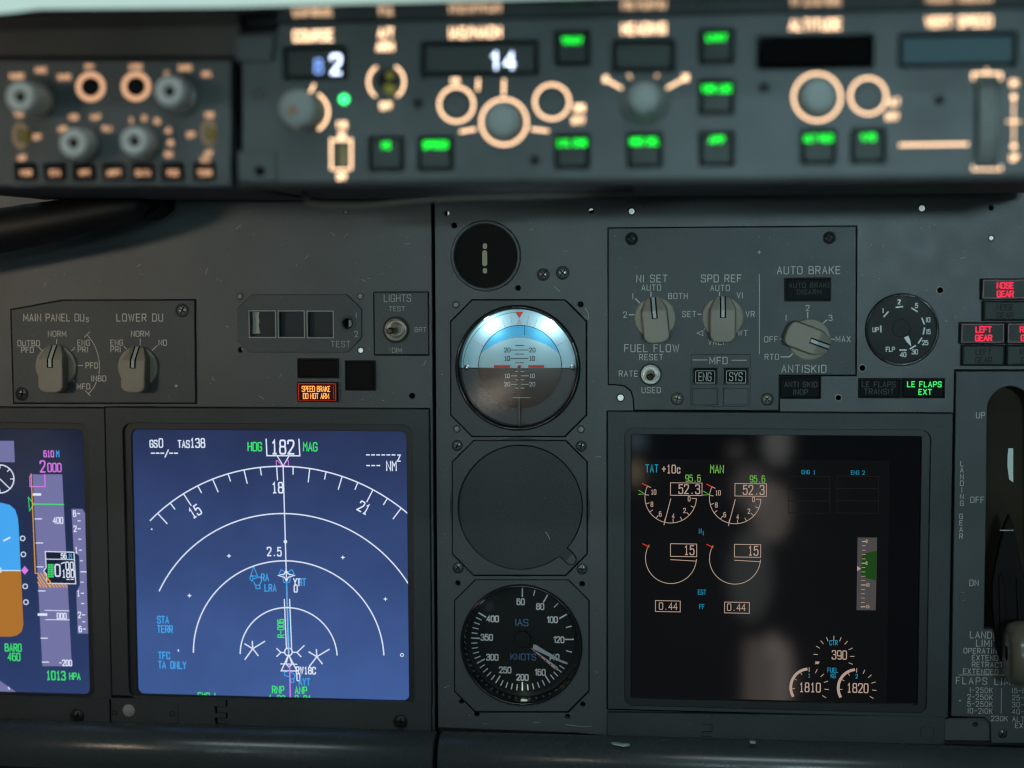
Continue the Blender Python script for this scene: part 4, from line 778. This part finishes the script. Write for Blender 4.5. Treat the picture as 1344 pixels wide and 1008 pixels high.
# engine display ------------------------------------------------
t, sn = display(797.6, 541.6, 1247.6, 936.4, None, (820, 563.4, 1219, 931.6), (828.4, 571.4, 1207, 921.2), 'mostly black engine display with two dials reading 52.3 and fuel figures 1810 and 1820', 'screen_black')
st = strip(t, [(797.4, 935.6), (1240.6, 941), (1239.6, 978), (797, 970.6)])
b = MB(); b.lathe(1217, 961, [(8.2, .0046), (8.6, .0050), (9.4, .0050), (9.8, .0045)], 40, ref=.0045); b.lathe(1217, 961, [(0, .0047), (8.3, .0046)], 30, ref=.0045); b.build('plug', 'bezel_paint', t)
b = MB()
for l in ((934.5, 936, 934.5, 942), (922, 950.4, 934.5, 950.4), (934.5, 950.4, 934.5, 960), (921.6, 960, 934.5, 960), (921.6, 960, 921.6, 966.6), (921.6, 966.6, 934.5, 966.8), (934.5, 966.8, 934.5, 973)): b.line(*l, .6, .0046)
b.build('hinge_slot', 'void', t)
screen_mat('d_area', (9, 8, 9), (9, 8, 9), 1, zb, zt, .05)
G = {}; d = -.0011
G['d_area'] = MB(); G['d_area'].flat(W([(829, 602.5), (1167, 604.5), (1164, 921), (829, 919)], d), d); d += .0001
pk = L_('d_pink'); cy_ = L_('d_cyan'); gr = L_('d_green'); rd = L_('d_red')
cy_.dt('TAT', 855.6, 614.8, 9, d, 1.2, .48, .35); pk.dt('+10c', 881, 615.6, 9.6, d, 1.3, .5, .42); gr.dt('MAN', 941, 615.6, 9.4, d, 1.3, .5, .35)
for ox, oy in ((0, 0), (84.6, 1)):
    gr.dt('95.6', 909.6 + ox, 627.6 + oy, 7.8, d, 1.1, .54, .4); pk.rbox(880 + ox, 633.8 + oy, 921.4 + ox, 650.2 + oy, .9, d); pk.dt('52.3', 904.6 + ox, 642 + oy, 11, d, 1.4, .54, .42)
    cxx, cyy, R = 880.3 + ox, 652.6 + oy, 33.8
    pk.ring(cxx, cyy, R, .9, d, 93, 296, 90)
    for k in range(11):
        a = math.radians(93 + 20.3 * k); pk.line(cxx + R * math.sin(a), cyy - R * math.cos(a), cxx + (R - (4.8 if k else 6)) * math.sin(a), cyy - (R - (4.8 if k else 6)) * math.cos(a), .9, d)
    for s_, x, y in (('0', 904.5, 654.6), ('2', 898.4, 670), ('4', 883.6, 677.4), ('6', 866.6, 674.6), ('8', 855.6, 661.8), ('10', 857.8, 645.8)): pk.dt(s_, x + ox, y + oy, 5.6, d, .9, .55, .4)
    pk.line(880.4 + ox, 654.6 + oy, 871.4 + ox, 689 + oy, 1, d); rd.line(843 + ox, 634.5 + oy, 851.4 + ox, 638.6 + oy, 1.3, d)
    gr.ribbon([(838.5 + ox, 643.5 + oy), (846.4 + ox, 648.2 + oy), (838 + ox, 648.8 + oy)], .9, d)
    ox2, oy2 = ox - .6 * (ox > 0), oy * .8
    pk.rbox(880 + ox2, 713.8 + oy2, 914.4 + ox2, 730.4 + oy2, .9, d); pk.dt('15', 904.6 + ox2, 722 + oy2, 11, d, 1.4, .52, .42)
    pk.ring(880.6 + ox2, 732.4 + oy2, 33.4, .9, d, 97, 292, 90); L_('d_amber').ring(880.6 + ox2, 732.4 + oy2, 33.4, 1.1, d + .00025, 290, 301, 90); rd.line(843.6 + ox2, 713.6 + oy2, 852.2 + ox2, 717.8 + oy2, 1.3, d)
    pk.ribbon([(880 + ox2, 734.4 + oy2), (914 + ox2, 736.4 + oy2), (914 + ox2, 734 + oy2)], .9, d)
cy_.dt('N', 919, 697, 5.8, d, .9, .5); cy_.dt('1', 923, 699.6, 4.4, d, .8, .5); cy_.dt('EGT', 921.4, 777.2, 5.6, d, .8, .5, .3); cy_.dt('FF', 921.2, 796.2, 5.6, d, .8, .5, .3)
pk.rbox(860.3, 788.5, 892.8, 802.8, .9, d); pk.dt('0.44', 877, 795.6, 8.2, d, 1, .66, .3); pk.rbox(951, 790.4, 983.5, 804.6, .9, d); pk.dt('0.44', 966.4, 797, 8.2, d, 1, .66, .3)
cy_.dt('ENG 1', 1061.2, 619.6, 4.6, d, .65, .7, .3); cy_.dt('ENG 2', 1126, 620.3, 4.6, d, .65, .7, .3)
f_ = L_('d_faint')
for x in (1034.5, 1098.5):
    for k in range(3): f_.rbox(x, 625 + 16.2 * k, x + 54.5, 641 + 16.2 * k, .8, d)
L_('d_grey').flat(W([(1125.6, 705.4), (1151.2, 705.6), (1149.4, 801), (1124.2, 800.8)], d), d); d += .0001
L_('d_dgreen').flat(W([(1130.8, 727.2), (1150.8, 722.6), (1149.6, 762), (1135, 758.4), (1130.2, 757.4)], d), d); d += .0001
for k in range(16): y = 710.6 + 5.72 * k; x = 1131.6 - .1 * k; l = 5.4 if k % 5 == 0 else 4.6; pk.line(x, y, x + l, y, 1.3 if k % 5 == 0 else .7, d)
for s_, y in (('0', 710.4), ('5', 739), ('10', 767.6), ('15', 796)): pk.dt(s_, 1136.6, y, 3.6, d, .7, .6, .3, 'l')
pk.flat(W([(1125, 743), (1130.2, 746.2), (1125, 749.6)], d), d)
cy_.dt('CTR', 1094, 843.6, 5.6, d, .9, .5, .35); pk.dt('390', 1101.6, 859.6, 10.4, d, 1.3, .52, .4); cy_.dt('FUEL', 1093, 879.6, 5.4, d, .8, .52, .3); cy_.dt('KG', 1093.6, 887, 5.2, d, .8, .52, .3); cy_.dt('1', 1062, 886.6, 4.6, d, .8, .5); cy_.dt('2', 1124.4, 887.6, 4.8, d, .8, .5)
pk.dt('1810', 1063, 902.2, 11, d, 1.4, .52, .42); pk.dt('1820', 1125.6, 903, 11, d, 1.4, .52, .42)
for a in (-84, -60, -40, -21, 0, 21, 42, 66, 90, 113, -112):
    s_, q_ = math.sin(math.radians(a)), math.cos(math.radians(a)); pk.line(1094.4 + 21.5 * s_, 861.4 - 21.5 * q_, 1094.4 + 26.6 * s_, 861.4 - 26.6 * q_, .9, d)
pk.flat(W([(1070, 868), (1076, 868.6), (1073.6, 872), (1070.6, 870.6)], d), d)
for X, Y in ((1062, 902), (1124.4, 903)):
    pk.ring(X, Y, 24.2, 3.6, d, -118, -8, 60)
    for a in (0, 24, 48, 72, 97, 122): s_, q_ = math.sin(math.radians(a)), math.cos(math.radians(a)); pk.line(X + 20.6 * s_, Y - 20.6 * q_, X + 25.8 * s_, Y - 25.8 * q_, .9, d)
    for a in (-30, -60, -95): s_, q_ = math.sin(math.radians(a)), math.cos(math.radians(a)); pk.line(X + 19 * s_, Y - 19 * q_, X + 23 * s_, Y - 23 * q_, .8, d)
for k, m in G.items():
    if m.v: m.build({'d_pink': 'pale_symbols', 'd_cyan': 'cyan_symbols', 'd_green': 'green_symbols', 'd_red': 'red_symbols', 'd_amber': 'amber_symbols', 'd_grey': 'quantity_bar', 'd_dgreen': 'green_band', 'd_faint': 'faint_boxes', 'd_area': 'lit_area'}[k], k, sn)
mat('chip_pale', (.4, .5, .52), .4, speck=.5)
# ------------------------------------------------------------------ padded rail along the bottom
for x0, x1, lab in ((-140, 570.5, 'rounded grey rail along the bottom edge, left of the vertical seam'), (575.5, 1480, 'rounded grey rail along the bottom edge, right of the vertical seam')):
    b = MB(); a, e = P(x0, 990, .02), P(x1, 990, .02); zc = P(672, 1000, .02)[1]; R = .0165; n = 64; cyy = -.012; rings = []
    for X, rr_ in ((a[0], R * .9), (a[0] + .0012, R), (e[0] - .0012, R), (e[0], R * .9)): rings.append(b.add([(X, cyy + rr_ * math.cos(2 * math.pi * i / n), zc + rr_ * math.sin(2 * math.pi * i / n)) for i in range(n)]))
    b.smooth = True
    for p, q in zip(rings, rings[1:]):
        for i in range(n): b.face([p + i, p + (i + 1) % n, q + (i + 1) % n, q + i][::-1])
    b.smooth = False; b.face([rings[0] + i for i in range(n)]); b.face([rings[-1] + i for i in range(n)][::-1])
    o = b.build('bottom_rail', 'rail'); tag(o, lab, 'rail', 'bottom rails')
    b = MB()
    b.plate(W([(x0, 940), (x1, 940), (x1, 1040), (x0, 1040)], -.002), (), -.002, -.004); b.build('back_strip', 'black_paint', o)
    if x0 > 0:
        b = MB()
        for pts in ([(802, 976), (809, 976.4), (816, 977.4), (824, 977.2), (827, 979), (819, 980.8), (812, 979.4), (805, 978)], [(984, 974), (992, 974.6), (991, 976.4), (985, 976)]): b.plate(W(pts, .0262), (), .0262, .0225)
        b.build('paint_chip', 'chip_pale', o)
# ------------------------------------------------------------------ glareshield, mode control panel, left control panel (0.25 m in front)
DM = .25
mat('mcp_paint', (.056, .070, .072), .5, spec=.4, speck=.3, bump=.2)
mat('fascia_paint', (.05, .047, .042), .6, spec=.3, speck=.2)
mat('shield_black', (.006, .006, .007), .12, spec=.6)
mat('shield_matt', (.012, .012, .012), .55, spec=.3, speck=.1)
mat('lcd_grey', (.055, .066, .062), .5, spec=.15); mat('lcd_teal', (.04, .07, .08), .5, spec=.1, emit=(40, 62, 68), es=.5)
mat('knob_white', (.27, .31, .30), .6, spec=.3); mat('knob_clear', (.13, .145, .135), .2, spec=.5); mat('wheel_grey', (.13, .145, .135), .6); mat('knob_rust', (.35, .2, .1), .4)
emi('backlit', (255, 208, 164), 3.0); emi('backlit_dim', (232, 178, 138), 1.15); emi('digit_white', (205, 220, 255), 4.2); emi('digit_blue', (120, 155, 225), 3.2); emi('led_green', (60, 255, 130), 3.0); emi('button_green', (20, 255, 60), 2.4)
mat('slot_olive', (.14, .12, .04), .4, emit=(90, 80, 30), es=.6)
zU = P(370, 31, DM)[1]
b = MB(); o_ = W([(-160, 46), (-60, 33), (0, 21.5), (22, 15.5), (50, 11.8), (300, 9.5)], .298); xr = P(1520, 0, .298)[0]
b.plate([(x, max(z, zU + .0006)) for x, z in o_] + [(xr, zU + .0028 * 1.2), (xr, zU), (P(-160, 0, .298)[0], zU)], (), .298, .01)
o = b.build('glareshield', 'shield_black', bevel=.0012); tag(o, 'glossy black glareshield edge across the top, above the backlit mode panel', 'glareshield')
b = MB(); b.plate(W([(-160, 34), (314, 34), (314, 74), (-160, 74)], .246), (), .246, .05); f = b.build('fascia', 'fascia_paint', o, bevel=.002)
# ---- mode control panel
t = thing('mode_control_panel', 830, 130, 'wide backlit mode panel under the glareshield with COURSE, HEADING and ALTITUDE windows', 'control panel', 'control panels', DM)
WN = {'course': (372, 60, 456, 105), 'speed': (552, 53.5, 707, 100), 'heading': (803, 52, 886, 94.5), 'altitude': (993, 46, 1147, 91), 'vertical': (1179, 42.5, 1335, 88)}
BT = [(507, 202, 'N1', 190.6), (571.5, 201.5, 'SPEED', 190), (751, 63.5, 'VNAV', 53), (751, 199, 'LVL CHG', 187.4), (846, 197.6, 'HDG SEL', 185.6), (940.5, 61, 'LNAV', 49), (940.5, 127.5, 'VOR LOC', 116.4), (940.5, 195.4, 'APP', 183.6), (1074, 193, 'ALT HLD', 181.2), (1139.5, 191.6, 'V/S', 180)]
hs = [rr(*r, 3, DM) for r in WN.values()] + [rr(x - 23.5, y - 23, x + 23.5, y + 23, 3, DM) for x, y, *_ in BT] + [rr(1280, 106, 1308, 216, 3, DM), circ(341, 225, 6, DM, 20), rr(442.6, 189.5, 455, 218.5, 1, DM)]
b = MB(); b.plate([P(318, 52, DM), P(318, 200, DM), P(318, 243, DM), (P(1500, 234, DM)[0], P(318, 243, DM)[1]), (P(1500, 0, DM)[0], zU - .0003), (P(366, 30, DM)[0], zU - .0003), P(362, 50, DM)], hs, DM, .235); b.build('face', 'mcp_paint', t, bevel=.0008)
b = MB(); xl, xq = P(318, 0, .234)[0], P(1500, 0, DM)[0]; zb_ = P(318, 243, DM)[1]
b.plate([(xl, zb_), (xq, zb_), (xq, zU - .0006), (xl, zU - .0006)], (), .2345, .05); b.build('housing', 'shield_matt', t)
b = MB(); b.plate([(xl, zb_ - .0015), (xq, zb_ - .0015), (xq, zb_ + .0015), (xl, zb_ + .0015)], (), DM + .0012, .2345); b.build('lower_lip', 'shield_matt', t, bevel=.0008)
b = MB(); b.plate(W([(309, 46), (360, 46), (356, 80), (309, 80)], DM + .004), (), DM + .004, .24); b.build('end_bracket', 'mcp_paint', t); b = MB(); b.plate(W([(312, 198), (362, 200), (362, 238), (312, 238)], DM + .0015), [circ(341, 225, 6, DM + .0015, 20)], DM + .0015, DM - .0005); b.build('end_bracket', 'mcp_paint', t, bevel=.001)
for k, r in WN.items():
    b = MB(); b.box(r[0] + 5.5, r[1] + 5.5, r[2] - 5.5, r[3] - 5.5, DM - .002, DM - .006, 1); w_ = b.build('display_window', {'altitude': 'void', 'vertical': 'lcd_teal'}.get(k, 'lcd_grey'), t)
    if k == 'course':
        b = MB(); b.text('2', 441, 84.5, 23, DM - .0016, 3, .56); b.build('digit', 'digit_white', w_); b = MB(); b.text('8', 418, 87, 17, DM - .0016, 1.6, .6); b.build('digit', 'digit_blue', w_)
    if k == 'speed':
        b = MB(); b.text('!', 649.5, 80, 20, DM - .0016, 3, .6); b.build('digit', 'digit_white', w_); b = MB(); b.text('4', 669, 80, 20, DM - .0016, 3, .66); b.build('digit', 'digit_white', w_)
for x, y, s_, ly in BT:
    b = MB(); b.box(x - 18.5, y - 18.5, x + 18.5, y + 18.5, DM - .0005, DM - .008, 2); a = b.build('push_button', 'cap_grey', t, bevel=.0006)
    b = MB(); b.text(s_, x, ly, 8, DM - .0001, 1.7, .58 if len(s_) < 6 else .46, .3); b.build('legend', 'button_green', a)
bl = MB(); T = lambda s_, x, y, h=12, w_=2.2, wf=.62: bl.text(s_, x, y, h * 1.06, DM + .0002, w_, wf * .8, .24)
T('COURSE', 411, 47, 12); T('A/T', 506.5, 43, 10); T('ARM', 505.5, 61, 10); T('IAS/MACH', 623.5, 42.5, 12, 2.2, .66); T('HEADING', 845, 37.5, 12, 2.2, .66); T('ALTITUDE', 1070, 32.5, 12, 2.2, .68); T('VERT SPEED', 1258, 28.5, 12, 2.2, .66)
T('OFF', 507, 139, 7.5, 1.7); T('F/D', 449, 164, 7, 1.7, .5); T('ON', 449, 177.5, 7, 1.7, .5); T('OFF', 449, 232, 7, 1.7, .5); T('C/O', 597.5, 106, 5, 1.5); T('SPD', 760.5, 142, 8, 1.7, .44); T('INTV', 759, 158, 8, 1.7, .44); T('ALT', 1173.5, 134, 8, 1.7, .46); T('INTV', 1171, 153, 8, 1.7, .44)
T('l0', 795, 104, 7, 1.7); T('30', 899.5, 102, 7, 1.7, .5); T('DN', 1331, 109, 7, 1.7); T('UP', 1331, 207, 7, 1.7)
dm = DM + .0002; R_ = lambda x, y, r, a0=0, a1=360, w_=2.6: bl.ring(x, y, r, w_, dm, a0, a1)
R_(404, 147, 27, 32, 148); R_(404, 147, 27, 218, 258); bl.line(412.5, 111, 406.5, 122, 2.6, dm); R_(507, 107.5, 23.5, 32, 142); R_(507, 107.5, 23.5, 218, 326)
R_(599, 137, 22.6); R_(724.5, 133.5, 22.6); R_(661.5, 160, 30); R_(1072.5, 127.5, 31); R_(1139.5, 126, 23.6)
for l in ((661.5, 105, 661, 124), (604.5, 173, 624, 169.6), (698, 169.5, 719, 172), (627.8, 104, 627, 118), (800, 107, 819, 117.6), (895, 105, 875, 116), (825, 98, 828.6, 104), (863, 98, 860, 104), (1181, 190.4, 1270, 189.2)): bl.line(*l, 2.8 if l[0] != 825 and l[0] != 863 else 1.6, dm)
bl.ribbon([(434.8, 182), (434.8, 222)], 2.4, dm); bl.ribbon([(461, 182), (461, 222)], 2.4, dm); bl.line(438, 184, 458, 184, 2.4, dm); bl.line(438, 222.6, 458, 222.6, 2.2, dm)
bl.ribbon([(1277, 104), (1277, 96.5), (1313.5, 96.5), (1313.5, 104)], 2.6, dm); bl.ribbon([(1277, 218), (1277, 222.5), (1313.5, 222.5), (1313.5, 218)], 1.8, dm); bl.line(1295, 90, 1295, 96, 2, dm); bl.line(1330.5, 128, 1330.5, 186, 1.5, dm); bl.line(1322, 159.5, 1339, 159.5, 2, dm); bl.lathe(1330.5, 127, [(0, dm), (3.5, dm)], 14); bl.lathe(1330.5, 192, [(0, dm), (3.5, dm)], 14)
bl.build('backlit_legend', 'backlit', t)
b = MB(); b.lathe(451, 130, [(0, DM + .001), (5.4, DM + .0008), (6.4, DM)], 20); b.build('indicator_light', 'led_green', t)
b = MB(); b.lathe(404, 147, [(0, DM + .005), (19, DM + .005), (21, DM + .0035), (22, DM)], 40); kn = b.build('knob', 'knob_clear', t)
b = MB(); b.lathe(388.5, 142, [(0, .272), (18, .272), (24, .2705), (25.5, .266), (25.5, .256)], 40, ref=.272); b.mi = 1; b.lathe(383.5, 145, [(0, .2735), (5, .2733), (6.5, .272)], 24, ref=.272); b.build('cap', ['knob_white', 'knob_rust'], kn)
b = MB(); b.box(439, 186, 458.6, 222, DM + .0001, DM - .002); 
b = MB(); b.flat(rr(440, 187, 457, 221, 0, DM - .004), DM - .004); b.build('switch_slot', 'slot_olive', t)
b = MB(); b.lathe(507, 104, [(0, DM + .002), (10, DM + .002), (13, DM)], 28); b.build('switch', 'black_paint', t)
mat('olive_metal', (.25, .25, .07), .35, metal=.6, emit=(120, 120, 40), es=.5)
b = MB(); b.lathe(508.5, 115, [(0, .262), (5, .261), (6.4, .252)], 20); b.lathe(510, 98, [(0, .256), (4, .255), (5, .252)], 20); b.build('switch_lever', 'olive_metal', t)
for x, y, m in ((599, 137, 'cap_dark'), (724.5, 133.5, 'cap_dark'), (1139.5, 126, 'cap_dark')):
    b = MB(); b.lathe(x, y, [(0, DM - .0005), (13, DM - .0002), (16.5, DM + .0001)], 30, ref=DM); b.build('push_button', m, t)
for x, y, r in ((661.5, 160, 25), (1072.5, 127.5, 25.5)):
    b = MB(); b.lathe(x, y, [(0, DM + .011), (r * .6, DM + .0107), (r * .85, DM + .0095), (r * .92, DM + .007), (r * .96, DM)], 40, ref=DM); b.build('knob', 'knob_white', t)
b = MB(); b.lathe(845.5, 131, [(0, DM + .004), (30, DM + .004), (32.5, DM + .003), (33.5, DM)], 48, ref=DM); kn = b.build('knob', 'knob_clear', t)
b = MB(); b.lathe(845.5, 128, [(0, .2665), (16, .266), (20.5, .2645), (22, .261), (26, .254)], 40, ref=.2665); b.build('cap', 'knob_white', kn)
b = MB(); c_ = P(1294, 160, DM); rings = []
for i in range(41):
    a = math.radians(-75 + 150 * i / 40); r_ = .0275 + (.0006 if i % 2 else 0); z_ = c_[1] + r_ * .78 * math.sin(a); dd_ = DM - .006 + r_ * .42 * math.cos(a)
    rings.append(b.add([(c_[0] - .0042, -dd_, z_), (c_[0] + .0042, -dd_, z_)]))
for p, q in zip(rings, rings[1:]): b.face([p, p + 1, q + 1, q])
b.build('thumb_wheel', 'wheel_grey', t)
for x, y, m in ((549, 136, 'black_screw'), (702, 210, 'black_screw'), (1003, 115, 'black_screw'), (1233, 131, 'black_screw')): screw(t, x, y, 6, DM, m, 30)
screw(t, 342, 124, 6, DM, 'screw_pale', 20)
# ---- left control panel
t = thing('flight_instrument_panel', 150, 160, 'smaller control panel at the upper left with four round knobs and seven black buttons', 'control panel', 'control panels', DM)
bx = [34, 72.5, 111, 149.5, 188, 227, 268.5]; by = [225.5, 225.5, 225.5, 225.5, 225.5, 225.5, 225.5]
b = MB(); b.plate(W([(-120, 80), (303, 80), (303, 244), (-120, 244)], DM), [rr(x - 14.5, y - 11.5, x + 14.5, y + 11.5, 2, DM) for x, y in zip(bx, by)], DM, .235); b.build('face', 'mcp_paint', t, bevel=.0008)
b = MB(); b.plate(W([(-120, 76), (303, 76), (303, 246), (-120, 246)], .234), (), .2345, .05); b.build('housing', 'shield_matt', t)
for x, y, s_ in zip(bx, by, ('WXR', 'STA', 'WPT', 'ARPT', 'DATA', 'POS', 'TERR')):
    b = MB(); b.box(x - 12, y - 9.5, x + 12, y + 9.5, DM + .001, DM - .008, 1.5); a = b.build('push_button', 'cap_brown', t, bevel=.0006)
    b = MB(); b.text(s_, x, y + 1.5, 6.5, DM + .0012, 1.5, .5, .3); b.build('legend', 'backlit_dim', a)
bl = MB(); T = lambda s_, x, y, h=6, w_=1.4, wf=.62: bl.text(s_, x, y, h, dm, w_, wf * .8, .22)
for s_, x, y in (('RADIO', 22, 100), ('MINS', 53.5, 92), ('BARO', 84.5, 101), ('FPV', 117.5, 88), ('MTRS', 178, 88), ('BARO', 243, 89), ('HPA', 271.5, 97.5), ('VOR', 25, 150), ('OFF', 49, 180), ('ADF', 29, 207), ('APP', 82, 169.5), ('VOR', 96.5, 154), ('MAP', 125.5, 153.5), ('PLN', 140.5, 169), ('5', 172.5, 158), ('10', 189, 155), ('20', 206, 159), ('40', 220.5, 171.5), ('80', 224, 187.5), ('160', 221, 202.5), ('VOR', 274.5, 151), ('OFF', 251, 177), ('ADF', 274, 201), ('TFC', 269, 210), ('IN', 219, 97)): T(s_, x, y)
bl.ring(119, 114, 16, 6, dm); bl.ring(178.5, 113.5, 16, 6, dm)
bl.build('backlit_legend', 'backlit_dim', t)
for x, y in ((119, 114), (178.5, 113.5)):
    b = MB(); b.lathe(x, y, [(0, DM + .0001), (12, DM + .0001), (13, DM)], 30, ref=DM); b.build('push_button', 'cap_dark', t)
mat('knob_tealgrey', (.52, .56, .53), .45, spec=.4)
for x, y, fx, fy, r, br, h in ((50, 128, 25, 127, 21, 27, .026), (236, 124, 221, 119.5, 21, 31, .020), (112, 186, 95, 187.5, 20, 21, .018), (190, 184.5, 175, 185, 20, 20, .018)):
    b = MB(); b.lathe(x, y, [(0, DM + .005), (br * .8, DM + .005), (br * .9, DM + .004), (br * .92, DM)], 40, ref=DM); kn = b.build('knob', 'knob_clear', t)
    b = MB(); e = DM + h; b.lathe(fx, fy, [(0, e - .002), (r * .36, e - .002), (r * .42, e), (r * .78, e), (r * .92, e - .0018), (r * .94, e - .008), (r * .98, DM + .004)], 40, ref=e); b.mi = 1; b.lathe(fx, fy, [(0, e - .0018), (r * .34, e - .0018)], 24, ref=e); b.build('cap', ['knob_tealgrey', 'black_paint'], kn)
for x, y in ((27, 178), (274, 174)):
    b = MB(); b.lathe(x, y, [(6, dm), (11, dm)], 30, ry=1.55); b.build('switch_surround', 'backlit_brown' if 'backlit_brown' in MT else 'knob_rust', t)
    b = MB(); b.lathe(x, y, [(0, DM + .006), (4, DM + .005), (5.5, DM)], 20, ry=1.6); b.build('switch_lever', 'slot_olive', t)
# ---- cable under the housing and black handle on the left
b = MB(); mat('cable', (.08, .078, .06), .5)
b.tube([(P(x, y, d_)[0], -d_, P(x, y, d_)[1]) for x, y, d_ in ((398, 255, .17), (404, 264, .19), (420, 269.5, .2), (450, 271, .2), (485, 270, .2), (520, 266, .2), (560, 262.5, .2), (610, 260, .2), (680, 259, .2), (760, 256, .19), (830, 250, .17))], .0016, 10)
tag(b.build('cable', 'cable'), 'thin loose cable sagging just under the mode panel', 'cable')
mat('handle_black', (.006, .006, .006), .5, spec=.25, speck=.1)
b = MB(); pts = [(-140, 328), (-40, 310), (40, 296), (100, 285), (150, 274), (180, 268), (192, 262)]
b.tube([(P(x, y, .06)[0], -.06, P(x, y, .06)[1]) for x, y in pts], [.0155, .0150, .014, .0125, .0105, .008, .005], 20)
o = b.build('grab_handle', 'handle_black'); tag(o, 'black rounded handle at the left edge just under the small control panel', 'handle')
b = MB(); b.plate(W([(188, 255), (209, 255), (210, 272), (200, 281), (188, 288)], .03), (), .03, 0); b.build('bracket', 'shield_matt', o, bevel=.002)
# ---- bright windscreen light beyond
m = bpy.data.materials.new('sky_light'); m.use_nodes = True; nt = m.node_tree; nt.nodes.clear(); e_ = nt.nodes.new('ShaderNodeEmission'); e_.inputs[0].default_value = (*lin((176, 206, 198)), 1); e_.inputs[1].default_value = 1.1
o_ = nt.nodes.new('ShaderNodeOutputMaterial'); nt.links.new(e_.outputs[0], o_.inputs[0]); MT['sky_light'] = m
b = MB(); n = b.add([(-2.5, 1.6, .14), (2.5, 1.6, .14), (2.5, 1.6, 2.2), (-2.5, 1.6, 2.2)]); b.face([n, n + 1, n + 2, n + 3]); tag(b.build('sky', 'sky_light'), None, kind='structure')
# ------------------------------------------------------------------ light
w = bpy.data.worlds.new('World'); S.world = w; w.use_nodes = True; w.node_tree.nodes['Background'].inputs[0].default_value = (.75, .95, 1.0, 1); w.node_tree.nodes['Background'].inputs[1].default_value = .05
def area(name, loc, tgt, sx, sy, e, c):
    l = bpy.data.lights.new(name, 'AREA'); l.shape = 'RECTANGLE'; l.size = sx; l.size_y = sy; l.energy = e; l.color = c
    o = bpy.data.objects.new(name, l); COL.objects.link(o); o.location = loc; o.rotation_euler = (Vector(tgt) - Vector(loc)).to_track_quat('-Z', 'Y').to_euler(); return o
o = area('window_light', (.46, -2.1, .115), (.14, 0, .03), .2, .05, .335, (.64, .93, 1.0)); o.data.spread = math.radians(27)
o = area('window_light', (-.27, -1.8, .05), (-.10, 0, .0), .2, .08, .11, (.66, .95, 1.0)); o.data.spread = math.radians(30)
o = area('side_window_light', (-1.05, -1.25, .07), (-.45, 0, -.02), .22, .07, .235, (1.0, .84, .66)); o.data.spread = math.radians(38)
area('soft_fill', (-.2, -1.7, .35), (0, 0, -.1), 1.2, .6, .72, (.66, .94, 1.0))
area('ceiling_light', (.1, -1.9, 1.45), (.1, 0, -.25), 1.6, .06, 10, (.80, .95, 1.0))
def reflection_lamp(x, y, w, h, rad, c):          # added lamps behind the viewer, standing in for pale shapes reflected in screens and gauge
    p = P(x, y, 0); k = (D + 1.7) / D; W_, H_ = w * .0005 * k, h * .0005 * k
    o = area('reflection_light', (p[0] * k, -1.7, p[1] * k), (p[0] * .2, 0, p[1] * .2), W_, H_, rad * math.pi * W_ * H_, c); o.data.shape = 'ELLIPSE' if w != 58 else 'RECTANGLE'
reflection_lamp(1006, 892, 58, 104, 1.5, (1, .84, .75)); reflection_lamp(1030, 892, 26, 90, .9, (1, .84, .75)); reflection_lamp(1014, 846, 18, 34, 1.2, (1, .84, .75)); reflection_lamp(1012, 672, 50, 78, 1.35, (1, .86, .76)); reflection_lamp(985, 640, 46, 60, .8, (1, .92, .85)); reflection_lamp(985, 755, 56, 120, .6, (.9, .95, .9)); reflection_lamp(966, 592, 22, 20, .8, (1, .85, .8)); reflection_lamp(1020, 582, 34, 56, 1.5, (.95, .95, .9)); reflection_lamp(834, 620, 20, 34, 1.9, (1, .8, .5)); reflection_lamp(834, 578, 26, 24, 1.5, (.5, .8, 1)); reflection_lamp(30, 600, 130, 110, .3, (1, .96, .88)); reflection_lamp(652, 514, 54, 16, 3.2, (1, .84, .7)); reflection_lamp(640, 526, 46, 16, 3.2, (1, .84, .7)); reflection_lamp(668, 500, 26, 16, 2.0, (1, .84, .7))
def point(name, px, py, d, e, c, r=.002):
    l = bpy.data.lights.new(name, 'POINT'); l.energy = e; l.color = c; l.shadow_soft_size = r; o = bpy.data.objects.new(name, l); COL.objects.link(o); p = P(px, py, d); o.location = (p[0], -d, p[1])
for x, y in ((643, 426), (721, 427)): point('gauge_lamp', x, y, -.0005, .0075, (.85, .95, 1.0))
point('gauge_lamp', 745, 795, -.008, .0008, (.8, .9, 1)); point('gauge_lamp', 640, 800, -.008, .0004, (.8, .9, 1))
point('gauge_lamp', 687, 905, -.0095, .0005, (.8, 1, .78)); point('gauge_lamp', 1184, 393, .0016, .00012, (.8, .95, 1), .001)
v = S.view_settings; v.view_transform = 'Standard'; v.look = 'None'; v.exposure = 0; v.gamma = 1
S.cycles.use_denoising = True; S.cycles.filter_width = 1.2; S.cycles.max_bounces = 8; S.cycles.sample_clamp_indirect = 3
